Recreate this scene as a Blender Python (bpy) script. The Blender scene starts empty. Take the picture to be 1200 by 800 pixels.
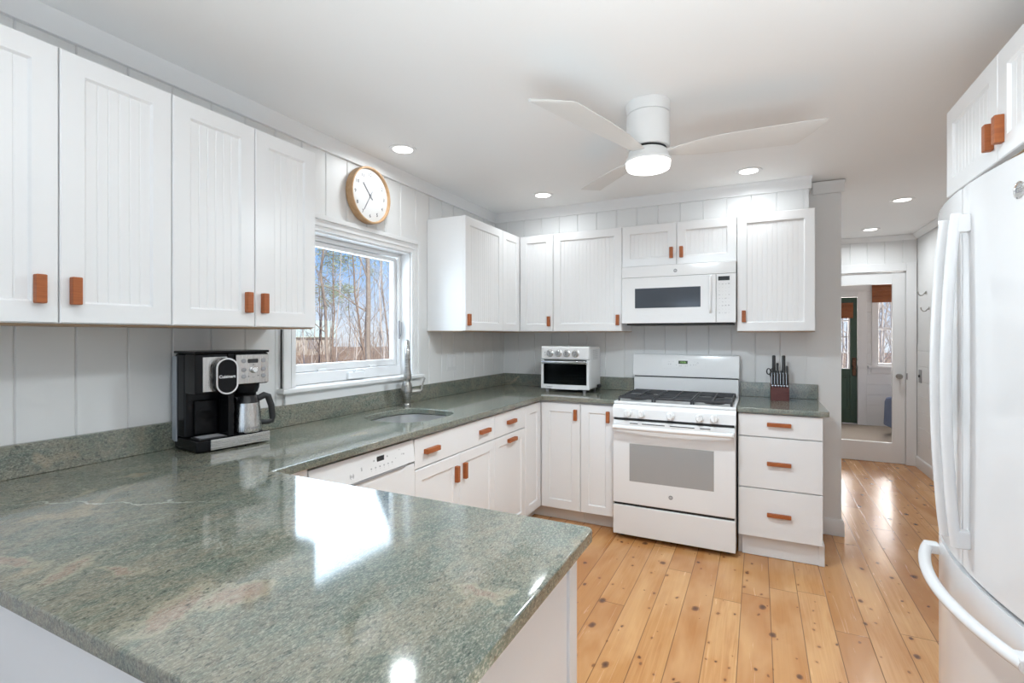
import bpy, bmesh, math, random
from mathutils import Vector, Matrix
random.seed(7)
PI = math.pi
SC = bpy.context.scene
COL = SC.collection

# ------------------------------------------------------------------ camera
cam_d = bpy.data.cameras.new('camera')
cam_d.sensor_width = 36.0
cam_d.lens = 585.9 * 36.0 / 1200.0
cam_d.shift_y = -6.6 / 1200.0
cam_d.clip_start = 0.02
cam_d.clip_end = 500
cam = bpy.data.objects.new('camera', cam_d)
COL.objects.link(cam)
cam.location = (2.056, -4.009, 1.35)
cam.rotation_euler = (PI / 2, 0, math.radians(26.234))
SC.camera = cam

# ------------------------------------------------------------------ view
SC.view_settings.view_transform = 'Standard'
SC.view_settings.look = 'None'
SC.view_settings.gamma = 1.0
SC.view_settings.use_curve_mapping = False
SC.view_settings.exposure = 0.07
SC.cycles.use_denoising = True
SC.cycles.max_bounces = 10
SC.cycles.diffuse_bounces = 6
SC.cycles.glossy_bounces = 4
SC.cycles.transparent_max_bounces = 12
SC.cycles.sample_clamp_indirect = 6.0

# ------------------------------------------------------------------ sky and sun
W = bpy.data.worlds.new('sky')
SC.world = W
W.use_nodes = True
nt = W.node_tree
nt.nodes.clear()
wo = nt.nodes.new('ShaderNodeOutputWorld')
bg = nt.nodes.new('ShaderNodeBackground')
tc = nt.nodes.new('ShaderNodeTexCoord')
sx = nt.nodes.new('ShaderNodeSeparateXYZ')
cr = nt.nodes.new('ShaderNodeValToRGB')
cr.color_ramp.elements[0].position = 0.0
cr.color_ramp.elements[0].color = (0.80, 0.88, 0.97, 1)
cr.color_ramp.elements[1].position = 0.45
cr.color_ramp.elements[1].color = (0.10, 0.27, 0.75, 1)
e = cr.color_ramp.elements.new(0.14)
e.color = (0.30, 0.55, 0.95, 1)
nt.links.new(tc.outputs['Generated'], sx.inputs[0])
nt.links.new(sx.outputs['Z'], cr.inputs[0])
nt.links.new(cr.outputs[0], bg.inputs[0])
bg.inputs[1].default_value = 1.0
nt.links.new(bg.outputs[0], wo.inputs[0])

sun_d = bpy.data.lights.new('sun', 'SUN')
sun_d.energy = 5.0
sun_d.angle = 0.01
sun_d.color = (1.0, 0.93, 0.82)
sun = bpy.data.objects.new('sun', sun_d)
COL.objects.link(sun)
sun.rotation_euler = Vector((-0.70, 0.38, -0.60)).to_track_quat('-Z', 'Y').to_euler()

def area(name, loc, target, sx_, sy_, power, color=(1, 1, 1), spread=PI):
    d = bpy.data.lights.new(name, 'AREA')
    d.shape = 'RECTANGLE'
    d.size = sx_
    d.size_y = sy_
    d.energy = power
    d.color = color
    d.spread = spread
    o = bpy.data.objects.new(name, d)
    COL.objects.link(o)
    o.location = loc
    o.rotation_euler = (Vector(target) - Vector(loc)).to_track_quat('-Z', 'Y').to_euler()
    return o

# daylight through the window and the sunroom, plus an added fill at the unseen rear opening
FILL_REAR, DAY_WIN, DAY_SUN = 14.0, 14.0, 60.0
area('fill_rear', (1.9, -7.25, 1.2), (1.9, 0, 1.25), 3.0, 2.0, FILL_REAR, (0.74, 0.89, 1.0))
area('daylight_window', (-0.30, -1.81, 1.62), (0.75, -1.95, 0.95), 0.9, 0.7, DAY_WIN, (0.72, 0.88, 1.0))
area('daylight_sunroom', (3.6, 5.35, 1.45), (3.2, 2.5, 0.9), 1.6, 1.2, DAY_SUN, (1.0, 0.96, 0.92))
# added fill lamp beside the camera, aimed at the ceiling for even brightness
UPLIGHT = 28.0
area('bounce_fill', (2.2, -3.9, 1.0), (2.1, -3.35, 2.9), 1.2, 1.2, UPLIGHT, (0.86, 0.95, 1.0), math.radians(125))
LAMP = 2.4          # watts of each recessed lamp
AISLE_FILL = 7.0    # added unseen lamp over the aisle, raised to light the drawer fronts
FAN_LAMP = 18.0

# ================================================================== materials
def new_mat(name):
    m = bpy.data.materials.new(name)
    m.use_nodes = True
    n = m.node_tree
    b = n.nodes['Principled BSDF']
    return m, n, b

def mat(name, col, rough=0.5, metal=0.0, bump=0.0, scale=60.0, var=0.0, coat=0.0, spec=0.5, emit=None, estr=0.0, trans=0.0):
    m, n, b = new_mat(name)
    b.inputs['Base Color'].default_value = (*col, 1)
    b.inputs['Roughness'].default_value = rough
    b.inputs['Metallic'].default_value = metal
    b.inputs['Coat Weight'].default_value = coat
    b.inputs['Specular IOR Level'].default_value = spec
    b.inputs['Transmission Weight'].default_value = trans
    if emit:
        b.inputs['Emission Color'].default_value = (*emit, 1)
        b.inputs['Emission Strength'].default_value = estr
    t = n.nodes.new('ShaderNodeTexCoord')
    ns = n.nodes.new('ShaderNodeTexNoise')
    ns.inputs['Scale'].default_value = scale
    ns.inputs['Detail'].default_value = 3
    n.links.new(t.outputs['Object'], ns.inputs['Vector'])
    if bump:
        bp = n.nodes.new('ShaderNodeBump')
        bp.inputs['Strength'].default_value = bump
        bp.inputs['Distance'].default_value = 0.002
        n.links.new(ns.outputs['Fac'], bp.inputs['Height'])
        n.links.new(bp.outputs[0], b.inputs['Normal'])
    if var:
        mx = n.nodes.new('ShaderNodeMix')
        mx.data_type = 'RGBA'
        mx.inputs[6].default_value = (*[c * (1 - var) for c in col], 1)
        mx.inputs[7].default_value = (*[min(1, c * (1 + var)) for c in col], 1)
        n.links.new(ns.outputs['Fac'], mx.inputs[0])
        n.links.new(mx.outputs[2], b.inputs['Base Color'])
    return m

def node(n, t, **k):
    x = n.nodes.new(t)
    for a, v in k.items():
        setattr(x, a, v)
    return x

def mixrgb(n, fac, a, b):
    mx = n.nodes.new('ShaderNodeMix')
    mx.data_type = 'RGBA'
    for sock, v in ((mx.inputs[0], fac), (mx.inputs[6], a), (mx.inputs[7], b)):
        if isinstance(v, (int, float)):
            sock.default_value = v
        elif isinstance(v, tuple):
            sock.default_value = (*v, 1)
        else:
            n.links.new(v, sock)
    return mx.outputs[2]

def math_n(n, op, a, b=None, c=None):
    x = n.nodes.new('ShaderNodeMath')
    x.operation = op
    for i, v in enumerate((a, b, c)):
        if v is None:
            continue
        if isinstance(v, (int, float)):
            x.inputs[i].default_value = v
        else:
            n.links.new(v, x.inputs[i])
    return x.outputs[0]

def ramp(n, fac, stops):
    r = n.nodes.new('ShaderNodeValToRGB')
    el = r.color_ramp.elements
    while len(el) < len(stops):
        el.new(0.5)
    for q, (p, c) in zip(el, stops):
        q.position = p
        q.color = (*c, 1) if isinstance(c, tuple) else (c, c, c, 1)
    n.links.new(fac, r.inputs[0])
    return r.outputs[0]

def noise(n, vec, scale, detail=4, rough=0.55, dist=0.0):
    x = n.nodes.new('ShaderNodeTexNoise')
    x.inputs['Scale'].default_value = scale
    x.inputs['Detail'].default_value = detail
    x.inputs['Roughness'].default_value = rough
    x.inputs['Distortion'].default_value = dist
    n.links.new(vec, x.inputs['Vector'])
    return x.outputs['Fac']

def mapping(n, src, scale=(1, 1, 1), rot=(0, 0, 0), loc=(0, 0, 0)):
    x = n.nodes.new('ShaderNodeMapping')
    x.inputs['Scale'].default_value = scale
    x.inputs['Rotation'].default_value = rot
    x.inputs['Location'].default_value = loc
    n.links.new(src, x.inputs['Vector'])
    return x.outputs[0]

def granite():
    m, n, b = new_mat('green_granite')
    co = n.nodes.new('ShaderNodeTexCoord').outputs['Object']
    streak = mapping(n, co, (2.0, 1.0, 2.0), (0, 0, 0.35))
    big = noise(n, streak, 3.0, 6, 0.62, 0.9)
    mid = noise(n, mapping(n, co, (1.7, 1, 1.7), (0, 0, 0.4), (3, 1, 0)), 10, 5, 0.68, 0.6)
    fine = noise(n, mapping(n, co, (2.3, 1, 1.6), (0, 0, 0.5)), 150, 3, 0.7, 0.4)
    fine2 = noise(n, mapping(n, co, (2.2, 1, 1.5), (0, 0, 0.7), (5, 2, 1)), 85, 4, 0.72, 0.6)
    fine3 = noise(n, mapping(n, co, (1.6, 1, 1.5), (0, 0, 0.2), (2, 7, 3)), 38, 4, 0.7, 0.6)
    base = ramp(n, big, [(0.30, (0.070, 0.105, 0.085)), (0.45, (0.132, 0.164, 0.133)), (0.56, (0.225, 0.215, 0.165)), (0.72, (0.112, 0.150, 0.124))])
    base = mixrgb(n, ramp(n, mid, [(0.40, 0.0), (0.66, 0.60)]), base, (0.215, 0.185, 0.140))
    base = mixrgb(n, ramp(n, fine3, [(0.48, 0.0), (0.66, 0.55)]), base, (0.075, 0.115, 0.098))
    # a random scatter of tan mineral patches
    pn = noise(n, mapping(n, co, (1.9, 1.0, 1.9), (0, 0, 0.35), (1.35, 0.42, 0)), 2.3, 3, 0.5, 0.9)
    patch = ramp(n, pn, [(0.655, 0.0), (0.70, 0.75)])
    base = mixrgb(n, patch, base, (0.330, 0.275, 0.195))
    # patches and a pale vein of their own shape near the front edge
    wob = n.nodes.new('ShaderNodeTexNoise')
    wob.inputs['Scale'].default_value = 16
    wob.inputs['Detail'].default_value = 3
    n.links.new(co, wob.inputs['Vector'])
    wv = n.nodes.new('ShaderNodeVectorMath')
    wv.operation = 'MULTIPLY_ADD'
    wv.inputs[1].default_value = (0.10, 0.10, 0.0)
    n.links.new(wob.outputs['Color'], wv.inputs[0])
    n.links.new(mapping(n, co, loc=(-0.05, -0.05, 0)), wv.inputs[2])
    def ellipse(cx, cy, rx, ry, deg):
        mp = n.nodes.new('ShaderNodeMapping')
        mp.vector_type = 'TEXTURE'
        mp.inputs['Location'].default_value = (cx, cy, 0.9)
        mp.inputs['Rotation'].default_value = (0, 0, math.radians(deg))
        mp.inputs['Scale'].default_value = (rx, ry, 1.0)
        n.links.new(wv.outputs[0], mp.inputs['Vector'])
        ln = n.nodes.new('ShaderNodeVectorMath')
        ln.operation = 'LENGTH'
        n.links.new(mp.outputs[0], ln.inputs[0])
        return ln.outputs['Value']
    cl = None
    for e_ in ((0.905, -3.55, 0.075, 0.038, 129), (1.215, -3.535, 0.095, 0.036, 112), (1.265, -3.460, 0.075, 0.045, 60), (0.765, -3.585, 0.085, 0.030, 30), (1.645, -3.268, 0.060, 0.022, 8), (0.99, -3.50, 0.05, 0.018, 20)):
        d = ellipse(*e_)
        cl = d if cl is None else math_n(n, 'MINIMUM', cl, d)
    rim = ramp(n, cl, [(0.85, 1.0), (1.15, 0.0)])
    core = ramp(n, cl, [(0.45, 1.0), (0.75, 0.0)])
    tan = mixrgb(n, core, (0.300, 0.285, 0.210), (0.300, 0.222, 0.172))
    base = mixrgb(n, math_n(n, 'MULTIPLY', rim, 0.85), base, tan)
    vl = ellipse(0.55, -3.295, 0.34, 0.0055, 27.5)
    base = mixrgb(n, ramp(n, vl, [(0.4, 0.8), (1.2, 0.0)]), base, (0.50, 0.52, 0.46))
    vn = noise(n, mapping(n, co, (2.4, 1, 2.4), (0, 0, 0.5), (0.3, 2.1, 0)), 2.0, 5, 0.6, 0.8)
    vein = math_n(n, 'ABSOLUTE', math_n(n, 'SUBTRACT', vn, 0.5))
    vein = ramp(n, vein, [(0.0, 0.45), (0.006, 0.0)])
    gate = ramp(n, noise(n, co, 1.7, 2), [(0.54, 0.0), (0.64, 1.0)])
    base = mixrgb(n, math_n(n, 'MULTIPLY', vein, gate), base, (0.44, 0.46, 0.40))
    # flecks
    base = mixrgb(n, ramp(n, fine, [(0.47, 0.0), (0.66, 0.62)]), base, (0.42, 0.41, 0.345))
    base = mixrgb(n, ramp(n, fine2, [(0.34, 0.75), (0.47, 0.0)]), base, (0.035, 0.052, 0.046))
    n.links.new(base, b.inputs['Base Color'])
    b.inputs['Roughness'].default_value = 0.085
    b.inputs['Specular IOR Level'].default_value = 0.75
    b.inputs['IOR'].default_value = 1.6
    return m

def pine_floor():
    m, n, b = new_mat('knotty_pine_boards')
    co = n.nodes.new('ShaderNodeTexCoord').outputs['Object']
    s = n.nodes.new('ShaderNodeSeparateXYZ')
    n.links.new(co, s.inputs[0])
    X, Y = s.outputs['X'], s.outputs['Y']
    PWD, L = 0.131, 1.9
    xi = math_n(n, 'DIVIDE', math_n(n, 'ADD', X, 20.03), PWD)
    idx = math_n(n, 'FLOOR', xi)
    fx = math_n(n, 'FRACT', xi)
    w1 = n.nodes.new('ShaderNodeTexWhiteNoise')
    w1.noise_dimensions = '1D'
    n.links.new(idx, w1.inputs['W'])
    yo = math_n(n, 'ADD', math_n(n, 'DIVIDE', math_n(n, 'ADD', Y, 40.0), L), math_n(n, 'MULTIPLY', w1.outputs['Value'], 7.3))
    idy = math_n(n, 'FLOOR', yo)
    fy = math_n(n, 'FRACT', yo)
    cmb = n.nodes.new('ShaderNodeCombineXYZ')
    n.links.new(idx, cmb.inputs[0])
    n.links.new(idy, cmb.inputs[1])
    w2 = n.nodes.new('ShaderNodeTexWhiteNoise')
    w2.noise_dimensions = '2D'
    n.links.new(cmb.outputs[0], w2.inputs['Vector'])
    rv = w2.outputs['Value']
    # shift the grain of each board
    off = n.nodes.new('ShaderNodeVectorMath')
    off.operation = 'MULTIPLY_ADD'
    off.inputs[1].default_value = (5.0, 9.0, 3.0)
    n.links.new(w2.outputs['Color'], off.inputs[0])
    n.links.new(co, off.inputs[2])
    pv = off.outputs[0]
    base = ramp(n, rv, [(0.0, (0.44, 0.190, 0.060)), (0.35, (0.56, 0.275, 0.096)), (0.7, (0.66, 0.355, 0.142)), (1.0, (0.47, 0.205, 0.068))])
    g = noise(n, mapping(n, pv, (7.0, 0.28, 1)), 6, 4, 0.55, 1.6)
    base = mixrgb(n, ramp(n, g, [(0.32, 0.60), (0.60, 0.0)]), base, (0.46, 0.19, 0.06))
    g2 = noise(n, mapping(n, pv, (40.0, 0.7, 1)), 5, 3, 0.6, 0.6)
    base = mixrgb(n, ramp(n, g2, [(0.40, 0.2), (0.60, 0.0)]), base, (0.42, 0.18, 0.06))
    big = noise(n, mapping(n, pv, (3.0, 0.8, 1)), 2.0, 3, 0.5, 0.5)
    base = mixrgb(n, ramp(n, big, [(0.42, 0.0), (0.70, 0.55)]), base, (0.78, 0.47, 0.22))
    # knots
    for sc, rmax, thr, dep in ((6.2, 0.115, 0.50, 1.0), (11.0, 0.085, 0.72, 0.75)):
        v = n.nodes.new('ShaderNodeTexVoronoi')
        v.voronoi_dimensions = '2D'
        v.inputs['Scale'].default_value = sc
        dn = noise(n, co, 22, 2)
        dv = n.nodes.new('ShaderNodeVectorMath')
        dv.operation = 'SCALE'
        dv.inputs[3].default_value = 0.02
        cc = n.nodes.new('ShaderNodeCombineXYZ')
        n.links.new(dn, cc.inputs[0])
        n.links.new(dn, cc.inputs[1])
        n.links.new(cc.outputs[0], dv.inputs[0])
        av = n.nodes.new('ShaderNodeVectorMath')
        av.operation = 'ADD'
        n.links.new(mapping(n, co, (1.15, 0.78, 0.0), (0, 0, 0.1), (0.37 * sc, 0.2, 0)), av.inputs[0])
        n.links.new(dv.outputs[0], av.inputs[1])
        n.links.new(av.outputs[0], v.inputs['Vector'])
        cs = n.nodes.new('ShaderNodeSeparateColor')
        n.links.new(v.outputs['Color'], cs.inputs[0])
        on = math_n(n, 'GREATER_THAN', cs.outputs[0], thr)
        rad = math_n(n, 'MULTIPLY', cs.outputs[1], rmax)
        rad = math_n(n, 'ADD', rad, 0.025)
        q = math_n(n, 'DIVIDE', v.outputs['Distance'], rad)
        k = ramp(n, q, [(0.0, 0.95), (0.55, 0.8), (0.8, 0.55), (1.0, 0.18), ])
        halo = ramp(n, math_n(n, 'DIVIDE', q, 3.0), [(0.33, 0.35), (0.8, 0.0)])
        kk = math_n(n, 'MULTIPLY', math_n(n, 'MULTIPLY', k, math_n(n, 'LESS_THAN', q, 1.0)), on)
        hh = math_n(n, 'MULTIPLY', halo, on)
        base = mixrgb(n, hh, base, (0.45, 0.17, 0.05))
        base = mixrgb(n, math_n(n, 'MULTIPLY', kk, dep), base, (0.075, 0.030, 0.020))
    # board joints
    ex = math_n(n, 'MINIMUM', fx, math_n(n, 'SUBTRACT', 1.0, fx))
    ey = math_n(n, 'MULTIPLY', math_n(n, 'MINIMUM', fy, math_n(n, 'SUBTRACT', 1.0, fy)), L / PWD)
    ed = math_n(n, 'MINIMUM', ex, ey)
    gap = ramp(n, ed, [(0.0, 1.0), (0.010, 0.85), (0.018, 0.0)])
    base = mixrgb(n, math_n(n, 'MULTIPLY', gap, 0.8), base, (0.10, 0.045, 0.02))
    n.links.new(base, b.inputs['Base Color'])
    rr = ramp(n, g, [(0.3, 0.17), (0.7, 0.28)])
    n.links.new(rr, b.inputs['Roughness'])
    bp = n.nodes.new('ShaderNodeBump')
    bp.inputs['Strength'].default_value = 0.25
    bp.inputs['Distance'].default_value = 0.003
    n.links.new(math_n(n, 'SUBTRACT', 1.0, gap), bp.inputs['Height'])
    n.links.new(bp.outputs[0], b.inputs['Normal'])
    b.inputs['Specular IOR Level'].default_value = 0.5
    return m

def wood(name, c0, c1, rough=0.45, scale=(3, 3, 40), sc=4):
    m, n, b = new_mat(name)
    co = n.nodes.new('ShaderNodeTexCoord').outputs['Object']
    g = noise(n, mapping(n, co, scale), sc, 4, 0.6, 1.0)
    n.links.new(mixrgb(n, ramp(n, g, [(0.3, 0.0), (0.7, 1.0)]), c0, c1), b.inputs['Base Color'])
    b.inputs['Roughness'].default_value = rough
    return m

def brushed(name, col, rough=0.3, scale=(2, 2, 300)):
    m, n, b = new_mat(name)
    co = n.nodes.new('ShaderNodeTexCoord').outputs['Object']
    g = noise(n, mapping(n, co, scale), 3, 3, 0.6)
    n.links.new(ramp(n, g, [(0.3, rough * 0.75), (0.7, rough * 1.3)]), b.inputs['Roughness'])
    b.inputs['Base Color'].default_value = (*col, 1)
    b.inputs['Metallic'].default_value = 1.0
    return m

def glass_mat(name, tint=(1, 1, 1), refl=0.022):
    m = bpy.data.materials.new(name)
    m.use_nodes = True
    n = m.node_tree
    n.nodes.clear()
    o = n.nodes.new('ShaderNodeOutputMaterial')
    t = n.nodes.new('ShaderNodeBsdfTransparent')
    t.inputs[0].default_value = (*tint, 1)
    g = n.nodes.new('ShaderNodeBsdfGlossy')
    g.inputs['Roughness'].default_value = 0.02
    fr = n.nodes.new('ShaderNodeLayerWeight')
    fr.inputs['Blend'].default_value = 0.25
    f = math_n(n, 'MULTIPLY', fr.outputs['Fresnel'], refl * 6)
    mx = n.nodes.new('ShaderNodeMixShader')
    n.links.new(f, mx.inputs[0])
    n.links.new(t.outputs[0], mx.inputs[1])
    n.links.new(g.outputs[0], mx.inputs[2])
    n.links.new(mx.outputs[0], o.inputs[0])
    return m

def bamboo():
    m, n, b = new_mat('woven_bamboo')
    co = n.nodes.new('ShaderNodeTexCoord').outputs['Object']
    g = noise(n, mapping(n, co, (6, 6, 120)), 3, 3, 0.6)
    g2 = noise(n, mapping(n, co, (30, 30, 30)), 3, 2, 0.6)
    c = mixrgb(n, ramp(n, g, [(0.35, 0.0), (0.65, 1.0)]), (0.13, 0.035, 0.012), (0.42, 0.15, 0.05))
    n.links.new(mixrgb(n, math_n(n, 'MULTIPLY', g2, 0.5), c, (0.25, 0.08, 0.03)), b.inputs['Base Color'])
    b.inputs['Roughness'].default_value = 0.7
    return m

def leaf_ground():
    m, n, b = new_mat('leaf_litter')
    co = n.nodes.new('ShaderNodeTexCoord').outputs['Object']
    g = noise(n, co, 0.35, 5, 0.6)
    f = noise(n, co, 9, 4, 0.7)
    c = ramp(n, g, [(0.35, (0.36, 0.19, 0.11)), (0.52, (0.52, 0.36, 0.21)), (0.66, (0.62, 0.50, 0.30))])
    n.links.new(mixrgb(n, ramp(n, f, [(0.4, 0.6), (0.6, 0.0)]), c, (0.22, 0.12, 0.08)), b.inputs['Base Color'])
    b.inputs['Roughness'].default_value = 0.95
    return m

M = {}
M['cab'] = mat('white_cabinet_paint', (0.83, 0.83, 0.832), 0.32, bump=0.03, scale=150)
M['wall'] = mat('white_shiplap_paint', (0.78, 0.78, 0.775), 0.42, bump=0.08, scale=90)
M['ceil'] = mat('ceiling_paint', (0.84, 0.84, 0.835), 0.7, bump=0.12, scale=70)
M['trim'] = mat('white_trim_paint', (0.80, 0.80, 0.80), 0.35, bump=0.03, scale=150)
M['toe'] = mat('toe_kick_paint', (0.72, 0.69, 0.66), 0.45, bump=0.03, scale=90)
M['app'] = mat('white_enamel', (0.82, 0.82, 0.82), 0.16, bump=0.0, spec=0.55)
M['appd'] = mat('fridge_enamel', (0.74, 0.745, 0.755), 0.13, spec=0.6)
M['fan'] = mat('matt_white_fan', (0.78, 0.775, 0.765), 0.45, bump=0.03)
M['blade'] = mat('pale_fan_blade', (0.70, 0.69, 0.67), 0.5, bump=0.05)
M['pull'] = wood('tan_leather_brown_wood', (0.31, 0.080, 0.019), (0.42, 0.122, 0.030), 0.5)
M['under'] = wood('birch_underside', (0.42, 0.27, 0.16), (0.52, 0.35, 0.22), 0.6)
M['oak'] = wood('clock_beech', (0.46, 0.27, 0.13), (0.56, 0.36, 0.20), 0.45, (4, 4, 4), 6)
M['granite'] = granite()
M['floor'] = pine_floor()
M['steel'] = brushed('brushed_steel', (0.62, 0.61, 0.60), 0.28)
M['steelv'] = brushed('brushed_steel_upright', (0.60, 0.59, 0.575), 0.24, (200, 200, 2))
M['sinksteel'] = brushed('satin_sink_steel', (0.74, 0.735, 0.725), 0.34, (3, 3, 3))
M['nickel'] = brushed('brushed_nickel', (0.40, 0.385, 0.36), 0.28)
M['chrome'] = mat('chrome', (0.80, 0.80, 0.80), 0.08, 1.0)
M['black'] = mat('black_plastic', (0.012, 0.012, 0.013), 0.16, bump=0.0)
M['blackg'] = mat('gloss_black_plastic', (0.007, 0.007, 0.008), 0.18, spec=0.18)
M['tank'] = mat('smoky_clear_tank', (0.42, 0.45, 0.50), 0.12)
M['blackm'] = mat('matt_black_plastic', (0.018, 0.018, 0.019), 0.45, bump=0.1, scale=300)
M['iron'] = mat('cast_iron', (0.035, 0.036, 0.040), 0.5, bump=0.35, scale=250)
M['dark'] = mat('dark_gap', (0.02, 0.02, 0.021), 0.6)
M['grey'] = mat('grey_plastic', (0.30, 0.30, 0.31), 0.4)
M['ink'] = mat('grey_ink', (0.26, 0.26, 0.28), 0.5)
M['inkd'] = mat('dark_ink', (0.06, 0.06, 0.07), 0.5)
M['inkw'] = mat('white_ink', (0.80, 0.80, 0.80), 0.5)
M['mwglass'] = mat('dark_door_glass', (0.060, 0.070, 0.085), 0.08, spec=0.8)
M['ovglass'] = mat('grey_oven_glass', (0.36, 0.36, 0.355), 0.12, spec=0.7)
M['lcd'] = mat('display_green', (0.02, 0.03, 0.02), 0.2, emit=(0.35, 0.75, 0.15), estr=0.03)
M['lcdd'] = mat('display_digits', (0.1, 0.3, 0.05), 0.4, emit=(0.45, 0.95, 0.15), estr=0.35)
M['lcdk'] = mat('display_black', (0.02, 0.022, 0.025), 0.15)
M['lamp'] = mat('lamp_lens', (0.9, 0.9, 0.9), 0.5, emit=(1.0, 0.97, 0.93), estr=4.0)
M['fanlamp'] = mat('fan_lamp_lens', (0.9, 0.9, 0.9), 0.5, emit=(1.0, 0.98, 0.95), estr=2.6)
M['clockface'] = mat('clock_paper', (0.66, 0.66, 0.655), 0.5)
M['knifewood'] = wood('mahogany_block', (0.085, 0.018, 0.014), (0.13, 0.030, 0.022), 0.4, (4, 4, 30))
M['blade_steel'] = mat('knife_steel', (0.7, 0.7, 0.7), 0.2, 1.0)
M['glass'] = glass_mat('window_glass')
M['ovenglass'] = glass_mat('tinted_oven_glass', (0.35, 0.38, 0.40), 0.16)
M['bamboo'] = bamboo()
M['green'] = mat('green_door_paint', (0.035, 0.075, 0.045), 0.4, bump=0.05)
M['bronze'] = mat('bronze', (0.13, 0.07, 0.045), 0.35, 0.9)
M['rug'] = mat('beige_carpet', (0.45, 0.385, 0.31), 0.95, bump=0.6, scale=220, var=0.2)
M['cavity'] = mat('oven_cavity', (0.07, 0.08, 0.085), 0.35)
M['added_carpet'] = mat('added_grey_carpet', (0.60, 0.61, 0.62), 0.95, bump=0.6, scale=220, var=0.1)  # invented for the unseen rear floor, keeps bounced light neutral
M['blue'] = mat('blue_grey_fabric', (0.16, 0.20, 0.30), 0.9, bump=0.4, scale=300, var=0.15)
M['ground'] = leaf_ground()
M['bark'] = mat('grey_bark', (0.34, 0.29, 0.24), 0.9, bump=0.8, scale=14, var=0.35)
M['barkd'] = mat('brown_bark', (0.30, 0.23, 0.18), 0.9, bump=0.8, scale=14, var=0.35)
M['barkp'] = mat('pale_bark', (0.58, 0.53, 0.47), 0.9, bump=0.6, scale=14, var=0.3)
M['pine'] = mat('pine_needles', (0.36, 0.41, 0.22), 0.8, var=0.4, scale=3)
M['brush'] = mat('dry_brush', (0.50, 0.38, 0.28), 0.9, var=0.4, scale=4)
M['roofmint'] = mat('pale_mint_roof', (0.56, 0.68, 0.60), 0.6)
M['houseW'] = mat('pale_siding', (0.52, 0.50, 0.44), 0.7)

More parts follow.
